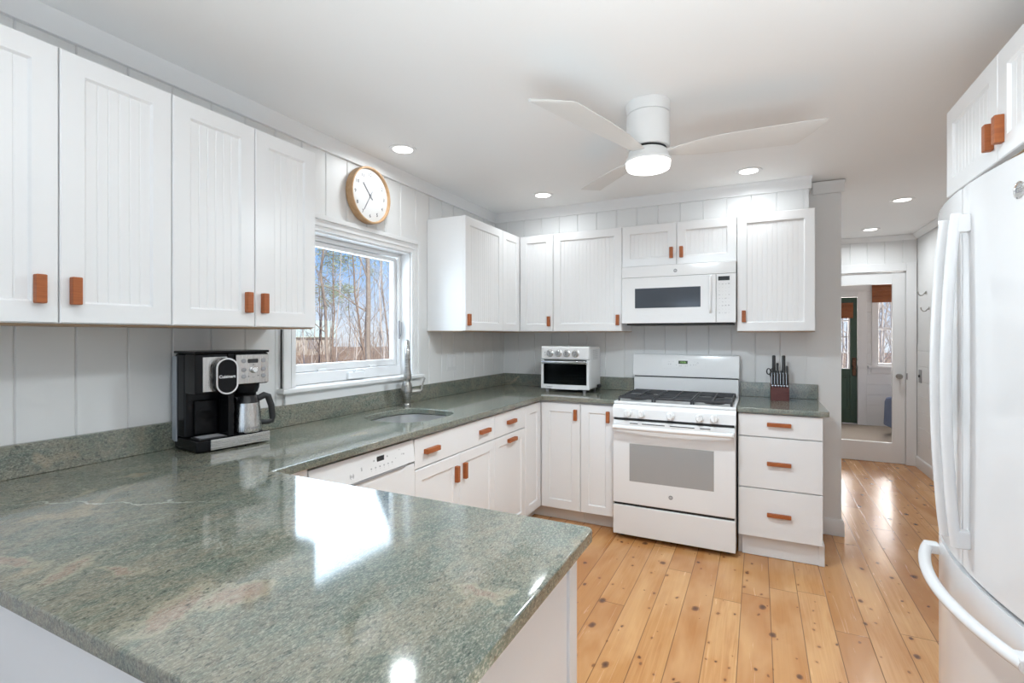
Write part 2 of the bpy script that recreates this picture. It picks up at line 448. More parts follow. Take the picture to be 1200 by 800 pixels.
# ================================================================== mesh helpers
class B:
    """Collects shapes into one bmesh."""
    def __init__(self):
        self.bm = bmesh.new()

    def box(self, x0, x1, y0, y1, z0, z1, bev=0.0, seg=2):
        vs = [self.bm.verts.new((x, y, z)) for x in (x0, x1) for y in (y0, y1) for z in (z0, z1)]
        F = [(0, 1, 3, 2), (4, 6, 7, 5), (0, 4, 5, 1), (2, 3, 7, 6), (0, 2, 6, 4), (1, 5, 7, 3)]
        fs = [self.bm.faces.new([vs[i] for i in f]) for f in F]
        if bev > 0:
            es = list({e for f in fs for e in f.edges})
            bmesh.ops.bevel(self.bm, geom=es, offset=bev, segments=seg, profile=0.5, affect='EDGES')
        return self

    def quadbox(self, c8, bev=0.0, seg=2):
        """box from 8 corners in the order of box()"""
        vs = [self.bm.verts.new(c) for c in c8]
        F = [(0, 1, 3, 2), (4, 6, 7, 5), (0, 4, 5, 1), (2, 3, 7, 6), (0, 2, 6, 4), (1, 5, 7, 3)]
        fs = [self.bm.faces.new([vs[i] for i in f]) for f in F]
        if bev > 0:
            es = list({e for f in fs for e in f.edges})
            bmesh.ops.bevel(self.bm, geom=es, offset=bev, segments=seg, profile=0.5, affect='EDGES')
        return self

    def prism(self, poly, axis, a0, a1, bev=0.0, seg=2):
        """poly: 2D points; axis 'x' -> (y,z), 'y' -> (x,z), 'z' -> (x,y)"""
        def P(p, a):
            return {'x': (a, p[0], p[1]), 'y': (p[0], a, p[1]), 'z': (p[0], p[1], a)}[axis]
        v0 = [self.bm.verts.new(P(p, a0)) for p in poly]
        v1 = [self.bm.verts.new(P(p, a1)) for p in poly]
        k = len(poly)
        fs = [self.bm.faces.new(v0[::-1]), self.bm.faces.new(v1)]
        for i in range(k):
            fs.append(self.bm.faces.new((v0[i], v0[(i + 1) % k], v1[(i + 1) % k], v1[i])))
        if bev > 0:
            es = list({e for f in fs[:2] for e in f.edges})
            bmesh.ops.bevel(self.bm, geom=es, offset=bev, segments=seg, profile=0.5, affect='EDGES')
        return self

    def lathe(self, prof, origin=(0, 0, 0), axis=(0, 0, 1), seg=28, sy=1.0):
        """prof: (r, h) from one end to the other; r=0 closes"""
        q = Vector((0, 0, 1)).rotation_difference(Vector(axis).normalized()).to_matrix()
        o = Vector(origin)
        rings = []
        for r, h in prof:
            if r < 1e-6:
                rings.append([self.bm.verts.new(o + q @ Vector((0, 0, h)))])
            else:
                rings.append([self.bm.verts.new(o + q @ Vector((r * math.cos(2 * PI * i / seg), sy * r * math.sin(2 * PI * i / seg), h))) for i in range(seg)])
        for a, b in zip(rings, rings[1:]):
            for i in range(seg):
                j = (i + 1) % seg
                if len(a) == 1 and len(b) == 1:
                    continue
                if len(a) == 1:
                    self.bm.faces.new((a[0], b[i], b[j]))
                elif len(b) == 1:
                    self.bm.faces.new((a[i], a[j], b[0]))
                else:
                    self.bm.faces.new((a[i], a[j], b[j], b[i]))
        for rg in (rings[0], rings[-1]):
            if len(rg) > 1:
                self.bm.faces.new(rg)
        return self

    def cyl(self, p0, p1, r, r1=None, seg=20, bev=0.0):
        p0, p1 = Vector(p0), Vector(p1)
        L = (p1 - p0).length
        r1 = r if r1 is None else r1
        if bev > 0:
            pr = [(0, 0), (r - bev, 0), (r - bev * 0.3, bev * 0.3), (r, bev), (r1, L - bev), (r1 - bev * 0.3, L - bev * 0.3), (r1 - bev, L), (0, L)]
        else:
            pr = [(0, 0), (r, 0), (r1, L), (0, L)]
        return self.lathe(pr, p0, p1 - p0, seg)

    def tube(self, pts, r, seg=8, flat=1.0, cap=True):
        pts = [Vector(p) for p in pts]
        k = len(pts)
        rs = r if isinstance(r, (list, tuple)) else [r] * k
        rings = []
        t0 = (pts[1] - pts[0]).normalized()
        up = Vector((0, 0, 1)) if abs(t0.z) < 0.9 else Vector((1, 0, 0))
        nrm = t0.cross(up).normalized()
        for i in range(k):
            t = (pts[min(i + 1, k - 1)] - pts[max(i - 1, 0)]).normalized()
            nrm = (nrm - t * nrm.dot(t)).normalized()
            bn = t.cross(nrm)
            rings.append([self.bm.verts.new(pts[i] + (nrm * math.cos(2 * PI * j / seg) + bn * math.sin(2 * PI * j / seg) * flat) * rs[i]) for j in range(seg)])
        for a, b in zip(rings, rings[1:]):
            for i in range(seg):
                j = (i + 1) % seg
                self.bm.faces.new((a[i], a[j], b[j], b[i]))
        if cap:
            self.bm.faces.new(rings[0][::-1])
            self.bm.faces.new(rings[-1])
        return self

    def sweep(self, prof, path, closed=False):
        """prof: (out, up) 2D points; path: list of (point, out_vector); up is +Z"""
        rings = [[self.bm.verts.new(Vector(p) + Vector(o) * a + Vector((0, 0, b))) for a, b in prof] for p, o in path]
        k = len(prof)
        for a, b in zip(rings, rings[1:]):
            for i in range(k):
                j = (i + 1) % k
                self.bm.faces.new((a[i], a[j], b[j], b[i]))
        self.bm.faces.new(rings[0])
        self.bm.faces.new(rings[-1][::-1])
        return self

    def text(self, s, size, mtx, depth=0.0004, bold=0.0):
        cu = bpy.data.curves.new('lettering', 'FONT')
        cu.body = s
        cu.size = size
        cu.align_x = 'CENTER'
        cu.align_y = 'CENTER'
        cu.extrude = depth
        cu.offset = bold
        cu.resolution_u = 3
        o = bpy.data.objects.new('lettering', cu)
        COL.objects.link(o)
        bpy.context.view_layer.update()
        me = bpy.data.meshes.new_from_object(o.evaluated_get(bpy.context.evaluated_depsgraph_get()))
        bpy.data.objects.remove(o)
        me.transform(mtx)
        self.bm.from_mesh(me)
        bpy.data.meshes.remove(me)
        return self

    def move(self, m):
        bmesh.ops.transform(self.bm, matrix=m, verts=self.bm.verts[:])
        return self

def finish(name, b, material, smooth=40.0, normals=True):
    if normals:
        bmesh.ops.recalc_face_normals(b.bm, faces=b.bm.faces[:])
    me = bpy.data.meshes.new(name)
    b.bm.to_mesh(me)
    b.bm.free()
    me.materials.append(M[material] if isinstance(material, str) else material)
    if smooth:
        for p in me.polygons:
            p.use_smooth = True
        me.set_sharp_from_angle(angle=math.radians(smooth))
    return me

def root_of(o):
    while o.parent:
        o = o.parent
    return o

def part(name, b, material, parent=None, world=False, label=None, smooth=40.0, normals=True):
    """one mesh object; geometry is local to the thing's root, or given in world space (world=True)"""
    me = finish(name, b, material, smooth, normals)
    o = bpy.data.objects.new(name, me)
    COL.objects.link(o)
    if parent:
        o.parent = parent
        if world:
            r = root_of(parent)
            me.transform((Matrix.Translation(r.location) @ r.rotation_euler.to_matrix().to_4x4()).inverted())
    if smooth and len(me.polygons) < 3000:
        wn = o.modifiers.new('weighted_normals', 'WEIGHTED_NORMAL')
        wn.keep_sharp = True
    if label:
        o['label'] = label
    return o

def thing(name, label, cat, loc=(0, 0, 0), rotz=0.0, group=None):
    o = bpy.data.objects.new(name, None)
    COL.objects.link(o)
    o.empty_display_size = 0.05
    o.location = loc
    o.rotation_euler = (0, 0, rotz)
    return tag(o, label, cat, group)

def tag(o, label, cat, group=None):
    o['label'] = label
    o['category'] = cat
    if group:
        o['group'] = group
    return o

def struct(name, b, material, parent=None, smooth=40.0):
    o = part(name, b, material, parent, smooth=smooth)
    if not parent:
        o['kind'] = 'structure'
    return o

def copy_tree(o, parent=None):
    c = o.copy()
    COL.objects.link(c)
    c.parent = parent
    for ch in list(o.children):
        copy_tree(ch, c)
    return c

def RX(a):
    return Matrix.Rotation(a, 4, 'X')

def RZ(a):
    return Matrix.Rotation(a, 4, 'Z')

def T(x, y, z):
    return Matrix.Translation((x, y, z))

FRONT = RX(PI / 2)          # lettering facing -Y, upright

# ================================================================== the setting
CEIL = 2.405
XR = 3.53                   # right wall
YE = 2.50                   # hall end wall

def grooved(b, axis, fixed, out, a0, a1, z0, z1, grooves, w=0.0045, d=0.0065):
    """continuous sheet with V grooves; axis is the running axis, out the sign of the face direction on the other axis"""
    pts = [(a0, 0.0)]
    for g in sorted(grooves):
        if a0 + w < g < a1 - w:
            pts += [(g - w, 0.0), (g, -d), (g + w, 0.0)]
    pts.append((a1, 0.0))
    def P(p, z):
        f = fixed + out * p[1]
        return (f, p[0], z) if axis == 'y' else (p[0], f, z)
    lo = [b.bm.verts.new(P(p, z0)) for p in pts]
    hi = [b.bm.verts.new(P(p, z1)) for p in pts]
    for i in range(len(pts) - 1):
        q = (lo[i], lo[i + 1], hi[i + 1], hi[i])
        if (axis == 'y' and out > 0) or (axis == 'x' and out > 0):
            pass
        b.bm.faces.new(q if (axis == 'y') == (out > 0) else q[::-1])

# floor and ceiling
struct('floor_living', B().box(-0.2, 5.2, -7.2, -4.3005, -0.06, 0.0), 'added_carpet', smooth=0)  # unseen covering behind the camera, added to cut warm bounce off the boards
struct('floor', B().box(-0.2, 5.2, -4.3, YE + 0.05, -0.06, 0.0), 'floor', smooth=0)
struct('ceiling', B().box(-0.2, 5.2, -7.2, YE + 0.12, CEIL, CEIL + 0.08), 'ceil', smooth=0)

# left wall, shiplap, with the window opening
WY0, WY1, WZ0, WZ1 = -2.276, -1.349, 1.09, 1.90
gl = [-3.305 + 0.1545 * k for k in range(-26, 22)]
b = B()
for (a0, a1, z0, z1) in ((-7.2, WY0, 0, CEIL), (WY1, 0.0, 0, CEIL), (WY0, WY1, 0, WZ0), (WY0, WY1, WZ1, CEIL)):
    grooved(b, 'y', 0.0, 1, a0, a1, z0, z1, gl)
wl = part('wall_left', b, 'wall', smooth=0, normals=False)
wl['kind'] = 'structure'
b = B()
for (a0, a1, z0, z1) in ((-7.2, WY0, 0, CEIL), (WY1, 0.12, 0, CEIL), (WY0, WY1, 0, WZ0), (WY0, WY1, WZ1, CEIL)):
    b.box(-0.16, -0.006, a0, a1, z0, z1)
part('wall_core', b, 'trim', wl, smooth=0)

# back wall and the soffit over the cabinets
gb = [0.145 + 0.1577 * k for k in range(0, 15)]
b = B()
grooved(b, 'x', 0.0, -1, 0.0, 2.39, 0, CEIL, gb + [2.352])
grooved(b, 'x', 0.0, -1, 2.39, 2.558, 0, CEIL, [])
wb = part('wall_back', b, 'wall', smooth=0, normals=False)
wb['kind'] = 'structure'
part('wall_core', B().box(0.0, 2.558, 0.006, 0.115, 0, CEIL), 'trim', wb, smooth=0)
gs = [0.125 + 0.1572 * k for k in range(0, 15)]
b = B()
grooved(b, 'x', -0.17, -1, 0.0, 2.334, 2.156, CEIL, gs + [2.325])
b.box(0.0, 2.334, -0.165, -0.001, 2.156, CEIL)
b.box(2.334, 2.356, -0.170, -0.001, 2.156, CEIL, 0.001)
sf = part('wall_soffit', b, 'wall', smooth=0, normals=False)
sf['kind'] = 'structure'

# hall: end wall with a glazed door, right wall, hidden hall left wall
DX0, DX1, DZ = 2.70, 3.44, 2.03
gh = [2.949 - 0.155 * 8 + 0.155 * k for k in range(0, 14)]
b = B()
for (a0, a1, z0, z1) in ((2.44, DX0, 0, CEIL), (DX1, XR, 0, CEIL), (DX0, DX1, DZ, CEIL)):
    grooved(b, 'x', YE, -1, a0, a1, z0, z1, gh)
we = part('wall_hall_end', b, 'wall', smooth=0, normals=False)
we['kind'] = 'structure'
b = B()
for (a0, a1, z0, z1) in ((2.44, DX0, 0, CEIL), (DX1, XR + 0.1, 0, CEIL), (DX0, DX1, DZ, CEIL)):
    b.box(a0, a1, YE + 0.006, YE + 0.11, z0, z1)
part('wall_core', b, 'trim', we, smooth=0)
struct('wall_hall_left', B().box(2.35, 2.44, 0.115, YE + 0.1, 0, CEIL), 'trim', smooth=0)
b = B()
# boards laid flat up to 1.25 m, smooth above
pts = [(0.0, 0.0)]
for z in [0.155 * k + 0.11 for k in range(0, 8)]:
    pts += [(z - 0.004, 0.0), (z, 0.004), (z + 0.004, 0.0)]
pts += [(1.262, 0.0), (1.262, 0.006), (CEIL, 0.006)]
lo = [b.bm.verts.new((XR + p[1], -1.66, p[0])) for p in pts]
hi = [b.bm.verts.new((XR + p[1], YE, p[0])) for p in pts]
for i in range(len(pts) - 1):
    b.bm.faces.new((lo[i], lo[i + 1], hi[i + 1], hi[i]))
b.box(XR + 0.012, XR + 0.12, -7.2, YE + 0.1, 0, CEIL)
wr = part('wall_right', b, 'wall', smooth=0, normals=False)
wr['kind'] = 'structure'

# wall behind the camera with a wide unseen opening, added to let daylight in
RZ0, RZ1, RX0, RX1 = 0.08, 2.12, 0.5, 3.3
b = B()
b.box(-0.16, RX0, -7.2, -7.08, 0, CEIL)
b.box(RX1, XR + 0.12, -7.2, -7.08, 0, CEIL)
b.box(RX0, RX1, -7.2, -7.08, 0, RZ0)
b.box(RX0, RX1, -7.2, -7.08, RZ1, CEIL)
struct('wall_rear', b, 'wall', smooth=0)
b = B()
for x in (RX0, RX0 + 0.93, RX0 + 1.87, RX1 - 0.07):
    b.box(x, x + 0.07, -7.19, -7.10, RZ0, RZ1, 0.004)
b.box(RX0 + 0.07, RX1 - 0.07, -7.19, -7.10, RZ0, RZ0 + 0.08, 0.004)
b.box(RX0 + 0.07, RX1 - 0.07, -7.19, -7.10, RZ1 - 0.08, RZ1, 0.004)
struct('window_added', b, 'trim')

# crown, casing and baseboard trim
CR = [(0.0, 0.0), (0.016, 0.0), (0.018, 0.004), (0.018, 0.058), (0.024, 0.066), (0.024, 0.0805), (0.0, 0.0805)]
zc = 2.324
b = B().sweep(CR, [((0, -7.07, zc), (1, 0, 0)), ((0, -0.17, zc), (1, -1, 0))])
struct('trim_1', b, 'trim')
b = B().sweep(CR, [((0.0, -0.17, zc), (1, -1, 0)), ((2.356, -0.17, zc), (0.8, -1, 0)), ((2.356, -0.002, zc), (0.8, 0, 0))])
struct('trim_2', b, 'trim')
b = B().sweep(CR, [((2.39, 0, zc - 0.005), (0, -1, 0)), ((2.558, 0, zc - 0.005), (0.9, -1, 0)), ((2.558, 0.115, zc - 0.005), (0.9, 0, 0))])
struct('trim_3', b, 'wall')
zh = CEIL - 0.052
CH = [(0.0, 0.0), (0.010, 0.0), (0.014, 0.006), (0.038, 0.040), (0.042, 0.050), (0.0, 0.050)]
b = B().sweep(CH, [((2.44, YE, zh), (0, -1, 0)), ((XR, YE, zh), (-1, -1, 0)), ((XR, -1.66, zh), (-1, 0, 0))])
struct('trim_4', b, 'trim')
BB = [(0.0, 0.0), (0.016, 0.0), (0.016, 0.088), (0.010, 0.106), (0.0, 0.112)]
b = B().sweep(BB, [((2.41, 0, 0.001), (0, -1, 0)), ((2.558, 0, 0.001), (1, -1, 0)), ((2.558, 0.115, 0.001), (1, 0, 0))])
struct('baseboard_back', b, 'trim')
b = B().sweep(BB, [((XR, YE, 0.001), (-1, 0, 0)), ((XR, -1.66, 0.001), (-1, 0, 0))])
struct('baseboard_right', b, 'trim')
# casing of the hall door
b = B()
b.box(DX1, XR - 0.004, YE - 0.018, YE - 0.0005, 0.001, DZ + 0.085, 0.003)
b.box(2.60, DX1 - 0.0005, YE - 0.018, YE - 0.0005, DZ, DZ + 0.085, 0.003)
b.box(2.60, DX0, YE - 0.018, YE - 0.0005, 0.001, DZ - 0.0005, 0.003)
struct('trim_5', b, 'trim')

# ------------------------------------------------------------------ window over the sink
win = part('window_1', B().box(-0.085, -0.012, WY0 + 0.012, WY0 + 0.02, 1.10, 1.89), 'trim')
win['kind'] = 'structure'
b = B()
FX = -0.012
# jamb liners
b.box(-0.15, 0.0, WY0, WY0 + 0.012, WZ0, WZ1)
b.box(-0.15, 0.0, WY1 - 0.012, WY1, WZ0, WZ1)
b.box(-0.15, 0.0, WY0 + 0.012, WY1 - 0.012, WZ1 - 0.012, WZ1)
part('jamb', b, 'trim', win)
b = B()
# casing with a stepped profile
def casing_piece(y0, y1, z0, z1):
    b.box(0.0005, 0.016, y0, y1, z0, z1, 0.002)
casing_piece(WY0 - 0.075, WY0 + 0.004, 1.096, WZ1 + 0.075)
casing_piece(WY1 - 0.004, WY1 + 0.075, 1.096, WZ1 + 0.075)
casing_piece(WY0 + 0.0045, WY1 - 0.0045, WZ1 - 0.004, WZ1 + 0.075)
for s, y in ((-1, WY0 - 0.075), (1, WY1 + 0.075)):
    b.box(0.0005, 0.026, min(y, y - s * 0.022), max(y, y - s * 0.022), 1.096, WZ1 + 0.080, 0.003)
    b.box(0.0162, 0.020, min(y - s * 0.05, y - s * 0.058), max(y - s * 0.05, y - s * 0.058), 1.096, WZ1 + 0.02, 0.001)
b.box(0.0005, 0.026, WY0 - 0.053, WY1 + 0.053, WZ1 + 0.054, WZ1 + 0.080, 0.003)
b.box(0.0162, 0.021, WY0 - 0.02, WY1 + 0.02, WZ1 + 0.020, WZ1 + 0.030, 0.001)
part('casing', b, 'trim', win)
b = B()
b.box(-0.085, 0.048, WY0 - 0.095, WY1 + 0.095, 1.072, 1.0955, 0.006, 3)
b.box(0.0005, 0.018, WY0 - 0.06, WY1 + 0.075, 1.016, 1.0715, 0.003)
part('stool', b, 'trim', win)
b = B()
FZ0 = 1.0975
fy0, fy1, fz1 = WY0 + 0.0125, WY1 - 0.0125, WZ1 - 0.0125
fx0, fx1 = -0.145, -0.070
t = 0.024
b.box(fx0, fx1, fy0, fy0 + t, FZ0, fz1, 0.003)
b.box(fx0, fx1, fy1 - t, fy1, FZ0, fz1, 0.003)
b.box(fx0, fx1, fy0 + t, fy1 - t, fz1 - t, fz1, 0.003)
b.box(fx0, fx1 + 0.02, fy0 + t, fy1 - t, FZ0, FZ0 + 0.060, 0.004)
part('window_frame', b, 'trim', win)
b = B()
sx0, sx1 = -0.125, -0.088
s0, s1, sz0, sz1, sw = fy0 + t + 0.002, fy1 - t - 0.002, FZ0 + 0.062, fz1 - t - 0.002, 0.026
b.box(sx0, sx1, s0, s0 + sw, sz0, sz1, 0.004)
b.box(sx0, sx1, s1 - sw, s1, sz0, sz1, 0.004)
b.box(sx0, sx1, s0 + sw, s1 - sw, sz1 - sw, sz1, 0.004)
b.box(sx0, sx1, s0 + sw, s1 - sw, sz0, sz0 + 0.04, 0.004)
part('sash', b, 'trim', win)
part('pane', B().box(-0.108, -0.104, s0 + sw - 0.004, s1 - sw + 0.004, sz0 + 0.036, sz1 - sw + 0.004), 'glass', win, smooth=0)
b = B()
b.box(-0.066, -0.030, -1.87, -1.74, FZ0 + 0.004, FZ0 + 0.046, 0.008, 3)
b.tube([(-0.034, -1.83, FZ0 + 0.045), (-0.020, -1.83, FZ0 + 0.055), (-0.018, -1.79, FZ0 + 0.058), (-0.020, -1.755, FZ0 + 0.052)], 0.006, 8)
part('crank', b, 'trim', win, label='white crank handle')
for y in (-2.02, -1.62):
    part('sash_lock', B().box(-0.088, -0.074, y - 0.03, y + 0.03, sz0 - 0.002, sz0 + 0.012, 0.004), 'trim', win)
b = B()
b.box(-0.0698, -0.062, WY1 - 0.040, WY1 - 0.028, 1.33, 1.45, 0.003)
b.tube([(-0.060, WY1 - 0.034, 1.345), (-0.050, WY1 - 0.034, 1.36), (-0.048, WY1 - 0.034, 1.44)], 0.004, 6)
part('latch_lever', b, 'grey', win, label='thin grey latch lever')

# ------------------------------------------------------------------ hall door and the sunroom behind it
d1 = part('door_1', B(), 'trim')
d1['kind'] = 'structure'
b = B()
ya, yb = YE + 0.012, YE + 0.052
gx0, gx1, gz0, gz1 = DX0 + 0.105, 3.328, 0.215, 1.90
b.box(DX0 + 0.003, gx0, ya, yb, 0.006, DZ - 0.004, 0.002)
b.box(gx1, DX1 - 0.003, ya, yb, 0.006, DZ - 0.004, 0.002)
b.box(gx0, gx1, ya, yb, 0.006, gz0, 0.002)
b.box(gx0, gx1, ya, yb, gz1, DZ - 0.004, 0.002)
part('door_frame', b, 'trim', d1)
part('pane', B().box(gx0, gx1, YE + 0.030, YE + 0.034, gz0, gz1), 'glass', d1, smooth=0)
b = B().lathe([(0, 0), (0.026, 0), (0.026, 0.006), (0.010, 0.010), (0.010, 0.028), (0.026, 0.036), (0.029, 0.048), (0.022, 0.062), (0, 0.066)], (3.380, ya, 0.925), (0, -1, 0))
part('door_knob', b, 'nickel', d1, label='round brushed nickel knob')
part('latch_plate', B().box(DX1 - 0.002, DX1 + 0.010, YE - 0.020, YE - 0.0185, 0.895, 0.960), 'grey', d1)

SY = 5.15                    # sunroom far wall
struct('floor_sunroom', B().box(1.2, 5.0, YE + 0.115, SY + 0.1, -0.06, 0.0), 'rug', smooth=0)
struct('ceiling_sunroom', B().box(1.2, 5.0, YE + 0.115, SY + 0.1, CEIL, CEIL + 0.06), 'ceil', smooth=0)
struct('wall_sunroom_left', B().box(1.1, 1.2, YE + 0.115, SY + 0.1, 0, CEIL), 'wall', smooth=0)
struct('wall_sunroom_right', B().box(5.0, 5.1, YE + 0.115, SY + 0.1, 0, CEIL), 'wall', smooth=0)
b = B()
GD0, GD1, GDZ = 2.50, 3.412, 1.945
SW0, SW1, SWZ0, SWZ1 = 3.64, 4.60, 0.90, 2.02
def fwall(x0, x1, z0, z1):
    pts = [(z0, 0.0)]
    for k in range(1, 16):
        z = 0.155 * k
        if z0 + 0.005 < z < z1 - 0.005:
            pts += [(z - 0.004, 0.0), (z, 0.005), (z + 0.004, 0.0)]
    pts.append((z1, 0.0))
    lo = [b.bm.verts.new((x0, SY + p[1], p[0])) for p in pts]
    hi = [b.bm.verts.new((x1, SY + p[1], p[0])) for p in pts]
    for i in range(len(pts) - 1):
        b.bm.faces.new((lo[i], hi[i], hi[i + 1], lo[i + 1]))
    b.box(x0, x1, SY + 0.008, SY + 0.10, z0, z1)
for q in ((1.2, GD0, 0, CEIL), (GD0, GD1, GDZ, CEIL), (GD1, SW0, 0, CEIL), (SW0, SW1, 0, SWZ0), (SW0, SW1, SWZ1, CEIL), (SW1, 5.0, 0, CEIL)):
    fwall(*q)
wsr = part('wall_sunroom_far', b, 'wall', smooth=0, normals=False)
wsr['kind'] = 'structure'
b = B()
b.box(GD1, GD1 + 0.11, SY - 0.02, SY - 0.001, 0.001, GDZ + 0.08, 0.004)
b.box(GD0, GD1 - 0.0005, SY - 0.02, SY - 0.001, GDZ, GDZ + 0.08, 0.004)
struct('trim_6', b, 'trim')
b = B()
for (x0, x1) in ((3.525, SW0), (SW1, SW1 + 0.085)):
    pass
d2 = part('door_2', B(), 'green')
d2['kind'] = 'structure'
b = B()
lx0, lx1, lz0, lz1 = 2.62, 3.318, 0.84, 1.83
b.box(GD0 + 0.004, lx0, SY + 0.02, SY + 0.065, 0.012, GDZ - 0.004, 0.003)
b.box(lx1, GD1 - 0.004, SY + 0.02, SY + 0.065, 0.012, GDZ - 0.004, 0.003)
b.box(lx0, lx1, SY + 0.02, SY + 0.065, 0.012, 0.22, 0.003)
b.box(lx0, lx1, SY + 0.02, SY + 0.065, 0.75, lz0, 0.003)
b.box(lx0, lx1, SY + 0.02, SY + 0.065, lz1, GDZ - 0.004, 0.003)
b.box(lx0, lx1, SY + 0.035, SY + 0.055, 0.22, 0.75)
for x0, x1 in ((2.66, 2.95), (3.0, 3.28)):
    b.box(x0, x1, SY + 0.024, SY + 0.036, 0.26, 0.71, 0.008)
part('door_panel', b, 'green', d2)
b = B()
for k in range(3):
    x = lx0 + (lx1 - lx0) * k / 3
    if k:
        b.box(x - 0.010, x + 0.010, SY + 0.028, SY + 0.056, lz0, lz1)
for k in range(0, 5):
    z = lz0 + (lz1 - lz0) * k / 4
    b.box(lx0, lx1, SY + 0.028, SY + 0.055, max(lz0, z - 0.010), min(lz1, z + 0.010))
b.box(lx1 - 0.025, lx1, SY + 0.022, SY + 0.06, lz0, lz1)
part('muntins', b, 'trim', d2)
part('pane', B().box(lx0, lx1, SY + 0.040, SY + 0.044, lz0, lz1), 'glass', d2, smooth=0)
b = B()
b.box(3.345, 3.395, SY + 0.010, SY + 0.019, 0.74, 1.02, 0.01)
b.lathe([(0, 0), (0.018, 0.0), (0.026, 0.02), (0.02, 0.04), (0, 0.045)], (3.37, SY + 0.012, 0.87), (0, -1, 0), 16)
b.lathe([(0, 0), (0.024, 0.0), (0.02, 0.014), (0, 0.016)], (3.37, SY + 0.012, 0.98), (0, -1, 0), 16)
part('door_knob', b, 'bronze', d2, label='bronze knob and backplate')
w2 = part('window_2', B(), 'trim')
w2['kind'] = 'structure'
b = B()
b.box(SW0 - 0.05, SW0 + 0.03, SY - 0.018, SY - 0.001, SWZ0, SWZ1 + 0.08, 0.003)
b.box(SW1 - 0.03, SW1 + 0.07, SY - 0.018, SY - 0.001, SWZ0, SWZ1 + 0.08, 0.003)
b.box(SW0 + 0.0305, SW1 - 0.0305, SY - 0.018, SY - 0.001, SWZ1 - 0.02, SWZ1 + 0.08, 0.003)
b.box(SW0 - 0.10, SW1 + 0.10, SY - 0.05, SY - 0.001, SWZ0 - 0.035, SWZ0 - 0.001, 0.004)
b.box(SW0 - 0.06, SW1 + 0.07, SY - 0.02, SY - 0.001, SWZ0 - 0.11, SWZ0 - 0.036, 0.003)
part('casing', b, 'trim', w2)
b = B()
b.box(SW0, SW0 + 0.03, SY + 0.02, SY + 0.07, SWZ0, SWZ1)
b.box(SW1 - 0.03, SW1, SY + 0.02, SY + 0.07, SWZ0, SWZ1)
b.box(SW0 + 0.03, SW1 - 0.03, SY + 0.02, SY + 0.07, SWZ0, SWZ0 + 0.04)
b.box(SW0 + 0.03, SW1 - 0.03, SY + 0.02, SY + 0.07, SWZ1 - 0.04, SWZ1)
b.box(SW0 + 0.03, SW1 - 0.03, SY + 0.03, SY + 0.06, 1.44, 1.47)
part('sash', b, 'trim', w2)
part('pane', B().box(SW0 + 0.03, SW1 - 0.03, SY + 0.042, SY + 0.046, SWZ0 + 0.04, SWZ1 - 0.04), 'glass', w2, smooth=0)

def shade(label, x0, x1, y0, z0, z1, folds):
    t = thing('bamboo_blind', label, 'window blind', ((x0 + x1) / 2, y0, z1))
    b = B()
    k = 24
    prev = None
    pts_f, pts_b = [], []
    for i in range(k + 1):
        z = z1 - (z1 - z0) * i / k
        y = y0 - 0.012 - 0.010 * abs(math.sin(folds * PI * i / k))
        pts_f.append((y, z))
        pts_b.append((y + 0.008, z))
    b.prism(pts_f + pts_b[::-1], 'x', x0, x1)
    part('fabric', b, 'bamboo', t, world=True, smooth=0)
    part('headrail', B().box(x0, x1, y0 - 0.03, y0 - 0.001, z1 + 0.0005, z1 + 0.025, 0.003), 'bamboo', t, world=True)
    return t
shade('brown woven bamboo blind drawn up over the sunroom window', 3.585, 4.63, SY - 0.022, 1.85, 2.10, 3)
shade('brown woven bamboo blind drawn up on the green door', 2.60, 3.355, SY + 0.018, 1.62, 1.83, 2)

# ------------------------------------------------------------------ wall fittings
t = thing('light_switch', 'dark metal switch plate on the hall wall below the hooks', 'switch', (XR, 2.36, 0.94))
part('plate', B().box(XR - 0.008, XR - 0.0005, 2.318, 2.402, 0.875, 1.008, 0.003), 'grey', t, world=True)
part('toggle', B().box(XR - 0.020, XR - 0.0085, 2.352, 2.368, 0.930, 0.955, 0.002), 'blackm', t, world=True)
for (y, z, lab) in ((2.18, 1.775, 'upper curved metal coat hook on the hall wall'), (2.08, 1.615, 'lower curved metal coat hook on the hall wall')):
    t = thing('coat_hook', lab, 'hook', (XR, y, z), 0, 'coat hooks on the hall wall')
    part('base_plate', B().lathe([(0, 0), (0.016, 0), (0.014, 0.005), (0, 0.006)], (XR - 0.0005, y, z), (-1, 0, 0), 16), 'nickel', t, world=True)
    b = B().tube([(XR - 0.006, y, z), (XR - 0.025, y + 0.005, z - 0.025), (XR - 0.042, y + 0.012, z - 0.028), (XR - 0.056, y + 0.016, z - 0.012), (XR - 0.060, y + 0.018, z + 0.010)], [0.005, 0.005, 0.005, 0.005, 0.006], 8)
    part('hook_arm', b, 'nickel', t, world=True)
t = thing('wall_outlet', 'white double outlet plate on the shiplap right of the window', 'outlet', (0, -0.865, 1.155))
part('cover_plate', B().box(0.0005, 0.007, -0.925, -0.805, 1.095, 1.215, 0.002), 'app', t, world=True)
for y in (-0.892, -0.838):
    b = B().box(0.0072, 0.010, y - 0.018, y + 0.018, 1.120, 1.190, 0.002)
    part('socket', b, 'trim', t, world=True)

